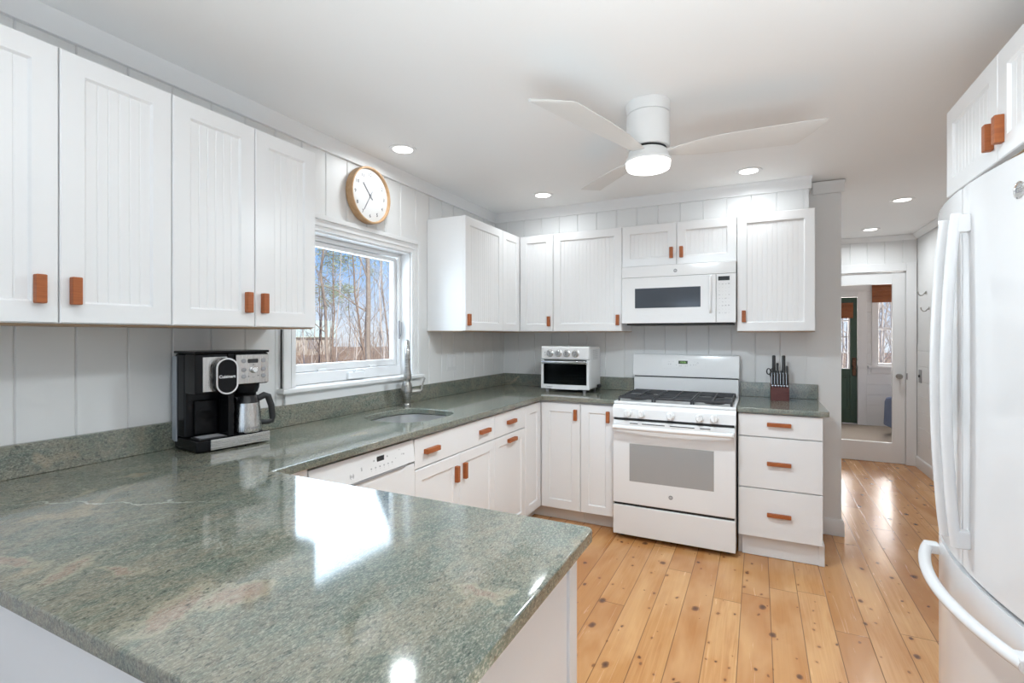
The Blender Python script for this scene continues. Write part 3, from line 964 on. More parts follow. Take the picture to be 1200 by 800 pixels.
# ================================================================== cabinets
DT = 0.020           # door thickness
def door_mesh(x0, x1, z0, z1, yb, bead=True, fw=0.057, slab=False, pitch=0.030):
    """cabinet door, back at y=yb, front at y=yb-DT, with a recessed beadboard panel"""
    b = B()
    if slab:
        b.box(x0, x1, yb - DT, yb, z0, z1, 0.0025, 2)
        return b
    c = 0.003
    yf = yb - DT
    yp = yf + 0.008
    def ring(i, y):
        return [b.bm.verts.new(p) for p in ((x0 + i, y, z0 + i), (x1 - i, y, z0 + i), (x1 - i, y, z1 - i), (x0 + i, y, z1 - i))]
    r0 = ring(0, yb)
    r1 = ring(0, yf + c)
    r2 = ring(c, yf)
    r3 = ring(fw, yf)
    b.bm.faces.new(r0)
    for a, d in ((r0, r1), (r1, r2), (r2, r3)):
        for i in range(4):
            j = (i + 1) % 4
            b.bm.faces.new((a[i], a[j], d[j], d[i]))
    i4 = fw + 0.006
    px0, px1, pz0, pz1 = x0 + i4, x1 - i4, z0 + i4, z1 - i4
    wd = px1 - px0
    k = max(1, round(wd / pitch)) if bead else 1
    pts = [(px0, yp)]
    for q in range(1, k):
        g = px0 + wd * q / k
        pts += [(g - 0.0026, yp), (g, yp + 0.0019), (g + 0.0026, yp)]
    pts.append((px1, yp))
    lo = [b.bm.verts.new((p[0], p[1], pz0)) for p in pts]
    hi = [b.bm.verts.new((p[0], p[1], pz1)) for p in pts]
    for i in range(len(pts) - 1):
        b.bm.faces.new((lo[i], lo[i + 1], hi[i + 1], hi[i]))
    b.bm.faces.new([r3[0], r3[1]] + lo[::-1])
    b.bm.faces.new([r3[1], r3[2], hi[-1], lo[-1]])
    b.bm.faces.new([r3[2], r3[3]] + hi)
    b.bm.faces.new([r3[3], r3[0], lo[0], hi[0]])
    return b

def pull(x, z, yf, vertical=True, L=0.078, W=0.024, D=0.022):
    """wooden tab pull standing on a face at y=yf"""
    b = B()
    if vertical:
        b.box(x - W / 2, x + W / 2, yf - D, yf + 0.0005, z - L / 2, z + L / 2, 0.003, 2)
    else:
        b.box(x - L / 2, x + L / 2, yf - D, yf + 0.0005, z - W / 2, z + W / 2, 0.003, 2)
    return b

def carcass(t, w, h, d, z0, name='body', m='cab', bottom=True):
    """box with its back at local y=0 and its front at y=-(d-DT)"""
    yb = -(d - DT) + 0.001
    b = B().box(0.0005, w - 0.0005, yb, -0.001, z0 + 0.004, z0 + h - 0.001, 0.001, 1)
    part(name, b, m, t)
    if bottom:
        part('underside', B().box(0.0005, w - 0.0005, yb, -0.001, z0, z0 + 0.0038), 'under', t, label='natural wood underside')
    return yb - 0.0005

UZ0, UZ1, LD, BD = 1.380, 2.153, 0.311, 0.327

def upper(name, label, loc, rot, w, z0, z1, d, doors, group=None, cat='cabinet'):
    """doors: (x0, x1, handle_x or None, handle_z)"""
    t = thing(name, label, cat, (loc[0], loc[1], z0), rot, group)
    yb = carcass(t, w, z1 - z0, d, 0.0)
    for x0, x1, hx, hz in doors:
        dr = part('door', door_mesh(x0 + 0.0015, x1 - 0.0015, 0.0055, z1 - z0, yb), 'cab', t, smooth=14)
        if hx is not None:
            part('handle', pull(hx, hz, yb - DT), 'pull', dr, label='brown wooden tab handle')
    return t

HZ = 0.097
G_UP = 'wall cabinets'
# left wall, facing +x: local x runs along world +y
upper('wall_cabinet', 'white beadboard two-door wall cabinet at the left end, nearest the camera', (0.001, -3.617, 0), PI / 2, 0.598, UZ0, UZ1, LD,
      [(0, 0.299, 0.254, HZ), (0.299, 0.598, 0.333, HZ)], G_UP)
upper('wall_cabinet', 'white beadboard two-door wall cabinet beside the window, above the coffee maker', (0.001, -3.019, 0), PI / 2, 0.600, UZ0, UZ1, LD,
      [(0, 0.305, 0.272, HZ), (0.305, 0.600, 0.340, HZ)], G_UP)
upper('wall_cabinet', 'white single-door wall cabinet with a plain side, right of the window', (0.001, -1.168, 0), PI / 2, 0.540, UZ0, UZ1, LD,
      [(0, 0.540, 0.034, 0.078)], G_UP)
# corner unit: one narrow door on each wall
t = thing('corner_wall_cabinet', 'white corner wall cabinet with two narrow doors meeting inward', 'cabinet', (0.0, 0.0, UZ0), 0, G_UP)
H = UZ1 - UZ0
poly = [(0.001, -0.001), (0.602, -0.001), (0.602, -(BD - DT - 0.001)), (LD - DT - 0.001, -(BD - DT - 0.001)), (LD - DT - 0.001, -0.627), (0.001, -0.627)]
part('body', B().prism(poly, 'z', 0.004, H - 0.001), 'cab', t, smooth=0)
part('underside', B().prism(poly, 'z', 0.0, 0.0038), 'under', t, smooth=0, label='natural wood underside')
b = door_mesh(-0.6265, -0.3285, 0.0055, H, -(LD - DT))
b.move(RZ(PI / 2))
part('door', b, 'cab', t, smooth=14)
dr = part('door', door_mesh(LD + 0.002, 0.6005, 0.0055, H, -(BD - DT)), 'cab', t, smooth=14)
part('handle', pull(0.568, 0.085, -BD), 'pull', dr, label='brown wooden tab handle')
# back wall
upper('wall_cabinet', 'white beadboard wall cabinet above the toaster oven, single wide door', (0.6025, -0.001, 0), 0, 0.547, UZ0, UZ1, BD - 0.001,
      [(0, 0.547, 0.516, 0.088)], G_UP)
upper('short_wall_cabinet', 'short white two-door wall cabinet above the microwave', (1.150, -0.001, 0), 0, 0.776, 1.850, UZ1, BD - 0.001,
      [(0, 0.388, 0.352, 0.090), (0.388, 0.776, 0.420, 0.090)], G_UP)
upper('wall_cabinet', 'white beadboard wall cabinet right of the microwave', (1.9265, -0.001, 0), 0, 0.453, UZ0 - 0.004, UZ1 + 0.006, BD + 0.004,
      [(0, 0.453, 0.042, 0.104)], G_UP)
# over the fridge, facing -x: local x runs along world -y
upper('fridge_cabinet', 'white deep two-door cabinet above the fridge', (XR - 0.001, -1.695, 0), -PI / 2, 0.860, 1.840, UZ1, 0.864,
      [(0, 0.430, 0.396, 0.085), (0.430, 0.860, 0.464, 0.085)], G_UP)

# ---------------- base cabinets
CT = 0.914           # worktop height
TH = 0.030
BH = CT - TH - 0.0015
FX_ = 0.625          # face of the left run
def base_body(t, w, d, toe=True, kick=0.10, rec=0.07, right_end=False):
    yb = -(d - DT) + 0.001
    part('body', B().box(0.0005, w - 0.0005, yb, -0.002, kick, BH, 0.001, 1), 'cab', t)
    part('toe_kick', B().box(0.0005, w - 0.0005, yb + rec, -0.002, 0.001, kick - 0.0005), 'toe', t)
    return yb - 0.0005

G_BASE = 'base cabinets'
def front(t, kind, x0, x1, z0, z1, yb, handles, slab=True, bead=False):
    dr = part(kind, door_mesh(x0 + 0.0015, x1 - 0.0015, z0, z1, yb, bead=bead, slab=slab), 'cab', t)
    for hx, hz, vert, L in handles:
        part('handle', pull(hx, hz, yb - DT, vert, L), 'pull', dr, label='brown wooden tab handle')
    return dr

DZ0, DZ1 = 0.728, 0.868
# sink cabinet, y -2.127..-1.341
t = thing('sink_cabinet', 'white sink base cabinet with a long false drawer and two doors', 'cabinet', (0.0, -2.127, 0), PI / 2, G_BASE)
w = 0.786
yb = -(FX_ - DT) + 0.001
b = B().box(0.0005, w - 0.0005, yb, -0.002, 0.10, 0.690)
b.box(0.0005, 0.018, yb, -0.002, 0.6905, BH).box(w - 0.018, w - 0.0005, yb, -0.002, 0.6905, BH)
b.box(0.0185, w - 0.0185, yb, yb + 0.018, 0.6905, BH)
part('body', b, 'cab', t, smooth=0)
part('toe_kick', B().box(0.0005, w - 0.0005, yb + 0.07, -0.002, 0.001, 0.0995), 'toe', t)
yb -= 0.0005
front(t, 'drawer_front', 0, w, DZ0, DZ1, yb, [(0.128, 0.798, False, 0.115), (0.653, 0.798, False, 0.115)])
front(t, 'door', 0, w / 2, 0.105, 0.722, yb, [(w / 2 - 0.040, 0.622, True, 0.085)], slab=False)
front(t, 'door', w / 2, w, 0.105, 0.722, yb, [(w / 2 + 0.040, 0.622, True, 0.085)], slab=False)
# drawer over pull-out
t = thing('pull_out_cabinet', 'narrow white base cabinet with a drawer over a pull-out door, right of the sink', 'cabinet', (0.0, -1.341, 0), PI / 2, G_BASE)
w = 0.443
yb = base_body(t, w, FX_)
front(t, 'drawer_front', 0, w, DZ0, DZ1, yb, [(w / 2 - 0.004, 0.800, False, 0.115)])
front(t, 'door', 0, w, 0.105, 0.722, yb, [(w / 2 + 0.004, 0.682, False, 0.115)], slab=False)
# corner base
t = thing('corner_base_cabinet', 'white corner base cabinet with two doors meeting inward below the toaster oven', 'cabinet', (0, 0, 0), 0, G_BASE)
f = FX_ - DT - 0.001
poly = [(0.002, -0.002), (0.926, -0.002), (0.926, -f), (f, -f), (f, -0.897), (0.002, -0.897)]
part('body', B().prism(poly, 'z', 0.10, BH), 'cab', t, smooth=0)
f2 = f - 0.07
poly = [(0.002, -0.002), (0.926, -0.002), (0.926, -f2), (f2, -f2), (f2, -0.897), (0.002, -0.897)]
part('toe_kick', B().prism(poly, 'z', 0.001, 0.0995), 'toe', t, smooth=0)
b = door_mesh(-0.8955, -0.6275, 0.105, 0.868, -(FX_ - DT), fw=0.062, bead=False)
b.move(RZ(PI / 2))
part('door', b, 'cab', t, smooth=14)
dr = part('door', door_mesh(FX_ + 0.002, 0.9245, 0.105, 0.868, -(FX_ - DT), fw=0.062, bead=False), 'cab', t)
part('handle', pull(0.892, 0.788, -FX_), 'pull', dr, label='brown wooden tab handle')
# narrow cabinet left of the range
t = thing('narrow_base_cabinet', 'narrow white base cabinet with one tall door, left of the range', 'cabinet', (0.927, 0, 0), 0, G_BASE)
w = 0.240
yb = base_body(t, w, FX_)
front(t, 'door', 0, w, 0.105, 0.868, yb, [(w - 0.040, 0.790, True, 0.078)], slab=False)
# drawer base right of the range
t = thing('drawer_cabinet', 'white three-drawer base cabinet right of the range', 'cabinet', (1.944, 0, 0), 0, G_BASE)
w = 0.447
yb = base_body(t, w, 0.630, kick=0.13, rec=0.045)
for z0, z1, hz in ((0.742, 0.876, 0.818), (0.430, 0.736, 0.583), (0.132, 0.424, 0.276)):
    dr = part('drawer', door_mesh(0.001, w - 0.001, z0, z1, yb, slab=True), 'cab', t)
    part('handle', pull(0.222, hz, yb - DT, False, 0.128, 0.022, 0.022), 'pull', dr, label='brown wooden bar handle')
b = B().box(0.02, w - 0.001, -0.584, -0.566, 0.0015, 0.120, 0.003)
part('plinth_trim', b, 'trim', t)
b = B().box(w - 0.018, w + 0.012, -0.590, -0.010, 0.0015, 0.1295, 0.003)
part('plinth_side', b, 'trim', t)

# ---------------- peninsula cabinet
PX1, PY0, PY1 = 1.720, -3.627, -2.904
t = thing('peninsula_cabinet', 'white panelled peninsula base under the near worktop', 'cabinet', (0.0, -3.6, 0), 0, G_BASE)
part('body', B().box(0.002, 1.672, -3.585, -2.965, 0.10, BH), 'cab', t, world=True, smooth=0)
part('toe_kick', B().box(0.66, 1.64, -3.585, -3.03, 0.001, 0.0995), 'toe', t, world=True, smooth=0)
part('back_panel', B().box(0.002, 1.690, -3.600, -3.5855, 0.001, BH, 0.001), 'cab', t, world=True)
part('end_panel', B().box(1.6725, 1.688, -3.585, -2.995, 0.001, BH, 0.001), 'cab', t, world=True)
part('corner_post', B().box(1.6725, 1.694, -2.9945, -2.945, 0.001, BH, 0.003), 'trim', t, world=True)
part('end_base_trim', B().box(1.6882, 1.700, -3.585, -2.995, 0.0015, 0.10, 0.003), 'trim', t, world=True)
for x0, x1, hx in ((0.70, 1.18, 1.14), (1.18, 1.66, 1.22)):
    b = door_mesh(-x1 + 0.0015, -x0 - 0.0015, 0.105, 0.868, 2.9645 - 0.0, bead=False)
    b.move(RZ(PI))
    dr = part('door', b, 'cab', t, world=True)
    b = B().box(hx - 0.012, hx + 0.012, -2.9440, -2.922, 0.75, 0.828, 0.003)
    part('handle', b, 'pull', dr, world=True, label='brown wooden tab handle')
# filler between dishwasher and peninsula
t = thing('filler_panel', 'narrow white filler panel between dishwasher and peninsula', 'cabinet panel', (0.6, -2.82, 0))
part('panel', B().box(0.020, 0.622, -2.9005, -2.740, 0.10, BH, 0.001), 'cab', t, world=True)
part('toe_kick', B().box(0.020, 0.56, -2.9005, -2.740, 0.001, 0.0995), 'toe', t, world=True)

# ================================================================== worktops
def slab(outline, hole, z0, z1, bev):
    b = B()
    bm = b.bm
    def loop(pts):
        vs = [bm.verts.new((p[0], p[1], z1)) for p in pts]
        return [bm.edges.new((vs[i], vs[(i + 1) % len(vs)])) for i in range(len(vs))]
    es = loop(outline)
    if hole:
        es += loop(hole)
    r = bmesh.ops.triangle_fill(bm, edges=es, use_beauty=True)
    top = [g for g in r['geom'] if isinstance(g, bmesh.types.BMFace)]
    ex = bmesh.ops.extrude_face_region(bm, geom=top)
    vs = [g for g in ex['geom'] if isinstance(g, bmesh.types.BMVert)]
    bmesh.ops.translate(bm, vec=(0, 0, z0 - z1), verts=vs)
    bmesh.ops.recalc_face_normals(bm, faces=bm.faces[:])
    if bev:
        ee = []
        for e_ in bm.edges:
            if len(e_.link_faces) == 2:
                n0, n1 = e_.link_faces[0].normal, e_.link_faces[1].normal
                if abs(n0.z) + abs(n1.z) > 0.9 and abs(n0.dot(n1)) < 0.3:
                    ee.append(e_)
        bmesh.ops.bevel(bm, geom=ee, offset=bev, segments=3, profile=0.5, affect='EDGES')
    return b

def rounded(pts, radii, seg=6):
    out = []
    k = len(pts)
    for i, p in enumerate(pts):
        r = radii[i]
        if r <= 0:
            out.append(p)
            continue
        p = Vector(p); a = Vector(pts[i - 1]); c = Vector(pts[(i + 1) % k])
        u, v = (a - p).normalized(), (c - p).normalized()
        s, e_ = p + u * r, p + v * r
        ctr = p + (u + v) * r
        for q in range(seg + 1):
            th = q / seg * PI / 2
            out.append(tuple(ctr - v * r * math.cos(th) - u * r * math.sin(th)) if False else tuple(ctr + (s - ctr) * math.cos(th) + (e_ - ctr) * math.sin(th)))
    return out

SKX, SKY, SKA, SKB = 0.335, -1.785, 0.205, 0.230
hole = []
for i in range(40):
    a = 2 * PI * i / 40
    cx, sy_ = math.cos(a), math.sin(a)
    p = 2.0 / 2.9
    hole.append((SKX + SKA * math.copysign(abs(cx) ** p, cx), SKY + SKB * math.copysign(abs(sy_) ** p, sy_)))
CXD = 0.648
ol = [(0.002, -0.002), (1.1735, -0.002), (1.1735, -CXD), (CXD, -CXD), (CXD, PY1), (PX1, PY1), (PX1, PY0), (0.002, PY0)]
ol = rounded(ol, [0, 0, 0.004, 0, 0, 0.018, 0.018, 0])
t = thing('worktop', 'green granite worktop running along both walls and over the peninsula', 'worktop', (0, 0, 0))
part('slab', slab(ol, hole, CT - TH, CT, 0.004), 'granite', t)
b = B()
b.box(0.001, 0.021, PY0, -0.022, CT + 0.0005, CT + 0.103, 0.002)
part('backsplash', b, 'granite', t)
part('backsplash', B().box(0.001, 1.168, -0.0215, -0.001, CT + 0.0005, CT + 0.103, 0.002), 'granite', t)
t = thing('worktop', 'short green granite worktop right of the range, under the knife block', 'worktop', (2.18, -0.3, CT))
ol = rounded([(1.940, -0.002), (2.422, -0.002), (2.422, -CXD), (1.940, -CXD)], [0, 0, 0.012, 0.004])
part('slab', slab(ol, None, CT - TH, CT, 0.004), 'granite', t, world=True)
part('backsplash', B().box(1.940, 2.422, -0.0215, -0.001, CT + 0.0005, CT + 0.103, 0.002), 'granite', t, world=True)

# ---------------- sink
t = thing('sink', 'stainless steel undermount sink bowl set in the worktop', 'sink', (SKX, SKY, 0.70))
def ring(s, z):
    return [(SKX + (x - SKX) * s, SKY + (y - SKY) * s, z) for x, y in hole]
b = B()
prof = [(1.10, CT - TH - 0.001), (1.03, CT - TH - 0.0012), (1.0, CT - TH - 0.004), (0.97, 0.76), (0.93, 0.735), (0.85, 0.722), (0.25, 0.716), (0.12, 0.714)]
rings = [[b.bm.verts.new(p) for p in ring(s, z)] for s, z in prof]
for a, c in zip(rings, rings[1:]):
    for i in range(40):
        b.bm.faces.new((a[i], a[(i + 1) % 40], c[(i + 1) % 40], c[i]))
part('bowl', b, 'sinksteel', t, world=True, normals=True)
part('drain', B().lathe([(0, 0), (0.045, 0), (0.045, 0.004), (0.035, 0.005), (0.03, 0.001), (0, 0.001)], (SKX, SKY, 0.7145), (0, 0, 1), 24), 'chrome', t, world=True)

# ---------------- faucet
fx, fy = 0.092, -1.506
t = thing('faucet', 'tall brushed nickel pull-down faucet behind the sink', 'faucet', (fx, fy, CT + 0.0008))
part('base_body', B().lathe([(0, 0), (0.027, 0), (0.027, 0.012), (0.022, 0.018), (0.026, 0.04), (0.036, 0.075), (0.037, 0.10), (0.030, 0.135), (0.021, 0.155), (0.022, 0.160), (0.022, 0.168), (0.015, 0.172), (0, 0.172)]), 'nickel', t)
d = Vector((0.64, -0.77, 0))
pts = [Vector((0, 0, 0.17)), Vector((0, 0, 0.30))]
for i in range(1, 12):
    a = PI * i / 11
    pts.append(Vector((0, 0, 0.315)) + d * (0.072 * (1 - math.cos(a))) + Vector((0, 0, 0.085 * math.sin(a))))
pts.append(d * 0.144 + Vector((0, 0, 0.285)))
part('spout', B().tube(pts, 0.0135, 14), 'nickel', t)
o_ = d * 0.144
part('spray_head', B().lathe([(0, 0.165), (0.013, 0.165), (0.020, 0.170), (0.024, 0.185), (0.022, 0.215), (0.016, 0.250), (0.0145, 0.290), (0.0155, 0.292), (0.0155, 0.300), (0.012, 0.302), (0, 0.302)], (o_.x, o_.y, 0)), 'nickel', t)
hd = Vector((0.70, 0.71, 0))
b = B().cyl(hd * 0.020 + Vector((0, 0, 0.085)), hd * 0.085 + Vector((0, 0, 0.088)), 0.021, 0.017, 16, 0.003)
b.tube([hd * 0.078 + Vector((0, 0, 0.088)), hd * 0.094 + Vector((0, 0, 0.100)), hd * 0.100 + Vector((0, 0, 0.135)), hd * 0.112 + Vector((0, 0, 0.172))], [0.008, 0.007, 0.005, 0.006], 10)
part('lever', b, 'nickel', t)

# ================================================================== dishwasher (faces +x)
t = thing('dishwasher', 'white dishwasher with a black display left of the sink cabinet', 'dishwasher', (0.0, -2.735, 0), PI / 2)
w = 0.606
part('body', B().box(0.003, w - 0.003, -0.585, -0.03, 0.10, BH - 0.003), 'grey', t, smooth=0)
part('toe_kick', B().box(0.003, w - 0.003, -0.55, -0.06, 0.001, 0.0995), 'toe', t, smooth=0)
part('control_panel', B().prism([(-0.5855, 0.868), (-0.618, 0.868), (-0.632, 0.772), (-0.612, 0.765), (-0.5855, 0.765)], 'x', 0.003, w - 0.003, 0.002), 'app', t)
part('door', B().prism([(-0.586, 0.105), (-0.628, 0.105), (-0.628, 0.740), (-0.625, 0.760), (-0.586, 0.7645)], 'x', 0.003, w - 0.003, 0.002), 'app', t)
hb = B().box(0.19, w - 0.075, -0.6335, -0.610, 0.7605, 0.7700, 0.002)
part('handle_recess', hb, 'grey', t)
part('vent_gap', B().box(0.01, w - 0.01, -0.600, -0.588, 0.8685, 0.8800), 'dark', t, smooth=0)
SL = math.atan2(0.014, 0.096)
def onpanel(x, z):
    yy = -0.618 - (0.868 - z) * 0.014 / 0.096
    return T(x, yy - 0.0006, z) @ RX(PI / 2 - SL * 1.0)
b = B().box(0.353, 0.397, -0.0006, 0.0006, -0.014, 0.014)
b.move(T(0, -0.618 - (0.868 - 0.830) * 0.146 - 0.0005, 0.830))
part('display', b, 'lcdk', t)
for i in range(6):
    b = B().text('o', 0.014, onpanel(0.315 + 0.026 * i, 0.803)).text('-', 0.012, onpanel(0.315 + 0.026 * i, 0.793))
    part('button', b, 'ink', t, smooth=0)
b = B()
b.text('^', 0.018, onpanel(0.335, 0.828)).text('^', 0.018, onpanel(0.418, 0.830))
b.text('||', 0.016, onpanel(0.26, 0.815)).text('(o)', 0.02, onpanel(0.205, 0.800)).text('-- -', 0.012, onpanel(0.50, 0.845)).text('= o', 0.014, onpanel(0.52, 0.822)).text('-', 0.02, onpanel(0.47, 0.815))
part('lettering', b, 'ink', t, smooth=0)

# ================================================================== range
RX_, RW = 1.1785, 0.757
t = thing('gas_range', 'white freestanding gas range with black grates and a grey oven window', 'range', (RX_, 0, 0))
def P(name, b, m, parent=t, **k):
    return part(name, b, m, parent, **k)
P('body', B().box(0.002, RW - 0.002, -0.655, -0.020, 0.030, 0.893, 0.003), 'app')
P('cooktop', B().box(0.0, RW, -0.672, -0.085, 0.8935, 0.912, 0.006, 3), 'app')
# control panel: sloping front
P('control_panel', B().prism([(-0.656, 0.8925), (-0.672, 0.8925), (-0.700, 0.868), (-0.704, 0.808), (-0.656, 0.808)], 'x', 0.0, RW, 0.003), 'app')
P('gap_shadow', B().box(0.012, RW - 0.012, -0.700, -0.656, 0.793, 0.8065), 'dark', smooth=0)
for x in (0.104, 0.192, 0.375, 0.550, 0.635):
    b = B().lathe([(0, 0), (0.026, 0), (0.026, 0.006), (0.0215, 0.010), (0.020, 0.028), (0.017, 0.031), (0, 0.031)], (x, -0.703, 0.838), (0, -1, 0.07), 24)
    b.box(x - 0.004, x + 0.004, -0.741, -0.712, 0.822, 0.858, 0.002)
    P('knob', b, 'app')
# oven door
od = P('oven_door', B().box(0.003, RW - 0.003, -0.702, -0.657, 0.242, 0.790, 0.005, 3), 'app')
P('window', B().box(0.113, 0.632, -0.7032, -0.7015, 0.392, 0.640, 0.0006, 1), 'ovglass', od)
b = B()
for x0, x1 in ((0.115, 0.168), (0.195, 0.338), (0.370, 0.520), (0.552, 0.612)):
    b.box(x0, x1, -0.7028, -0.7010, 0.7705, 0.7755)
P('vent_slots', b, 'dark', od, smooth=0)
b = B()
pts = [(x, -0.748 - 0.012 * math.sin(PI * x / RW), 0.752) for x in [0.02 + (RW - 0.04) * i / 16 for i in range(17)]]
b.tube(pts, 0.019, 14, 0.8)
for x in (0.022, RW - 0.022):
    b.box(x - 0.014, x + 0.014, -0.752, -0.7015, 0.738, 0.766, 0.006, 2)
P('handle', b, 'app', od)
b = B().lathe([(0, 0), (0.0135, 0), (0.0135, 0.0012), (0, 0.0014)], (0.376, -0.7018, 0.318), (0, -1, 0), 24)
lg = P('logo', b, 'grey', od)
P('lettering', B().text('GE', 0.013, T(0.376, -0.7036, 0.318) @ FRONT), 'inkw', lg, smooth=0)
P('gap_line', B().box(0.010, RW - 0.010, -0.690, -0.6555, 0.2265, 0.2415), 'dark', smooth=0)
P('storage_drawer', B().box(0.003, RW - 0.003, -0.702, -0.657, 0.032, 0.2255, 0.005, 3), 'app')
for x in (0.05, RW - 0.05):
    for y in (-0.62, -0.08):
        P('foot', B().cyl((x, y, 0.0005), (x, y, 0.0295), 0.016, None, 12), 'blackm')
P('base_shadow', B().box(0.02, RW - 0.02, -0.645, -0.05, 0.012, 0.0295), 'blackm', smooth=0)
# backguard
P('backguard_lower', B().box(0.006, RW - 0.006, -0.084, -0.022, 0.9125, 1.036, 0.004), 'app')
P('backguard_gap', B().box(0.012, RW - 0.012, -0.086, -0.03, 1.0365, 1.0445), 'dark', smooth=0)
P('console', B().prism([(-0.024, 1.045), (-0.100, 1.045), (-0.104, 1.060), (-0.078, 1.196), (-0.066, 1.208), (-0.024, 1.208)], 'x', 0.0, RW, 0.006), 'app')
SLC = math.atan2(0.026, 0.136)
def con(x, z, k=0.0008):
    y = -0.104 + (z - 1.060) * 0.026 / 0.136
    return T(x, y - k, z) @ RX(PI / 2 - SLC)
b = B().box(-0.157, 0.157, -0.038, 0.038, -0.0012, 0.0006, 0.0006, 1)
b.move(con(0.372, 1.143))
cp = P('display_panel', b, 'app')
b = B().box(-0.033, 0.033, -0.012, 0.012, -0.001, 0.0008)
b.move(con(0.372, 1.152, 0.0016))
ds = P('display', b, 'lcd', cp)
P('lettering', B().text('10:36', 0.019, con(0.372, 1.152, 0.003)), 'lcdd', ds, smooth=0)
b = B()
for (x, z, s) in ((0.27, 1.158, '- -'), (0.30, 1.158, '- -'), (0.275, 1.138, 'o  o'), (0.325, 1.132, 'o'), (0.352, 1.127, 'o o'), (0.395, 1.127, 'o o'), (0.425, 1.134, 'o'), (0.455, 1.158, '- -'), (0.475, 1.148, 'O'), (0.455, 1.136, 'o  o')):
    b.text(s, 0.014, con(x, z, 0.0016))
P('lettering', b, 'ink', cp, smooth=0)
# burners and grates
for bx, by, r in ((0.135, -0.22, 0.036), (0.135, -0.52, 0.044), (0.378, -0.37, 0.040), (0.622, -0.22, 0.036), (0.622, -0.52, 0.048)):
    b = B().lathe([(0, 0), (r * 1.3, 0), (r * 1.2, 0.006), (r, 0.007), (r, 0.013), (r * 0.92, 0.017), (0, 0.018)], (bx, by, 0.9122), (0, 0, 1), 24)
    P('burner', b, 'iron')
def grate(x0, x1, y0, y1, ctrs):
    b = B()
    z0, z1, w = 0.928, 0.941, 0.011
    b.box(x0, x1, y0, y0 + w, z0, z1, 0.003).box(x0, x1, y1 - w, y1, z0, z1, 0.003)
    b.box(x0, x0 + w, y0 + w, y1 - w, z0, z1, 0.003).box(x1 - w, x1, y0 + w, y1 - w, z0, z1, 0.003)
    cx = (x0 + x1) / 2
    b.box(cx - w / 2, cx + w / 2, y0 + w, y1 - w, z0 + 0.001, z1 + 0.0015, 0.003)
    for cy in ctrs:
        b.box(x0 + w, x1 - w, cy - w / 2, cy + w / 2, z0 + 0.001, z1 + 0.001, 0.003)
        for s in (-1, 1):
            b.box(x0 + w, x1 - w, cy + s * 0.072 - w / 2, cy + s * 0.072 + w / 2, z0, z1, 0.003)
    for x in (x0, x1 - w):
        for y in (y0, y1 - w, (y0 + y1) / 2):
            b.box(x, x + w, y, y + w, 0.9122, z0 + 0.002)
    P('grate', b, 'iron')
grate(0.024, 0.256, -0.645, -0.105, (-0.22, -0.52))
grate(0.260, 0.497, -0.645, -0.105, (-0.30, -0.45))
grate(0.501, 0.733, -0.645, -0.105, (-0.22, -0.52))

# ================================================================== microwave
t = thing('microwave', 'white over-the-range microwave with a dark window, hung under the short cabinet', 'microwave', (1.163, 0, 1.435))
def P(name, b, m, parent=t, **k):
    return part(name, b, m, parent, **k)
h = 0.411
P('body', B().box(0.002, 0.760, -0.372, -0.006, 0.004, h, 0.002), 'app')
P('vent_band', B().box(0.002, 0.760, -0.397, -0.3725, 0.332, h, 0.004), 'app')
md = P('door', B().box(0.002, 0.638, -0.400, -0.3725, 0.004, 0.3305, 0.005, 2), 'app')
b = B()
for x0, x1, z0, z1 in ((0.022, 0.600, 0.318, 0.3225), (0.022, 0.600, 0.058, 0.0615), (0.022, 0.025, 0.0615, 0.318), (0.597, 0.600, 0.0615, 0.318)):
    b.box(x0, x1, -0.4016, -0.3995, z0, z1)
P('bezel', b, 'app', md)
P('window', B().box(0.098, 0.541, -0.4018, -0.3995, 0.112, 0.252, 0.0006, 1), 'mwglass', md)
b = B()
b.tube([(0.603, -0.4005, 0.075), (0.603, -0.428, 0.090), (0.603, -0.434, 0.13), (0.603, -0.434, 0.26), (0.603, -0.428, 0.30), (0.603, -0.4005, 0.315)], 0.0095, 12)
P('handle', b, 'app', md)
cp = P('control_panel', B().box(0.6395, 0.760, -0.398, -0.3725, 0.004, 0.3305, 0.004, 2), 'app')
P('display', B().box(0.652, 0.722, -0.3995, -0.3975, 0.285, 0.313, 0.0005, 1), 'lcdk', cp)
b = B()
for r_ in range(9):
    for c_ in range(4):
        s = random.choice(['--', 'oo', '=', '-o', '...', '88'])
        b.text(s, 0.011, T(0.659 + c_ * 0.0195, -0.3990, 0.262 - r_ * 0.024) @ FRONT)
P('lettering', b, 'ink', cp, smooth=0)
b = B().lathe([(0, 0), (0.0125, 0), (0.0125, 0.0012), (0, 0.0014)], (0.376, -0.3972, 0.368), (0, -1, 0), 24)
lg = P('logo', b, 'grey')
P('lettering', B().text('GE', 0.012, T(0.376, -0.3990, 0.368) @ FRONT), 'inkw', lg, smooth=0)
P('underside_grille', B().box(0.03, 0.74, -0.36, -0.03, -0.008, 0.0035, 0.002), 'blackm')

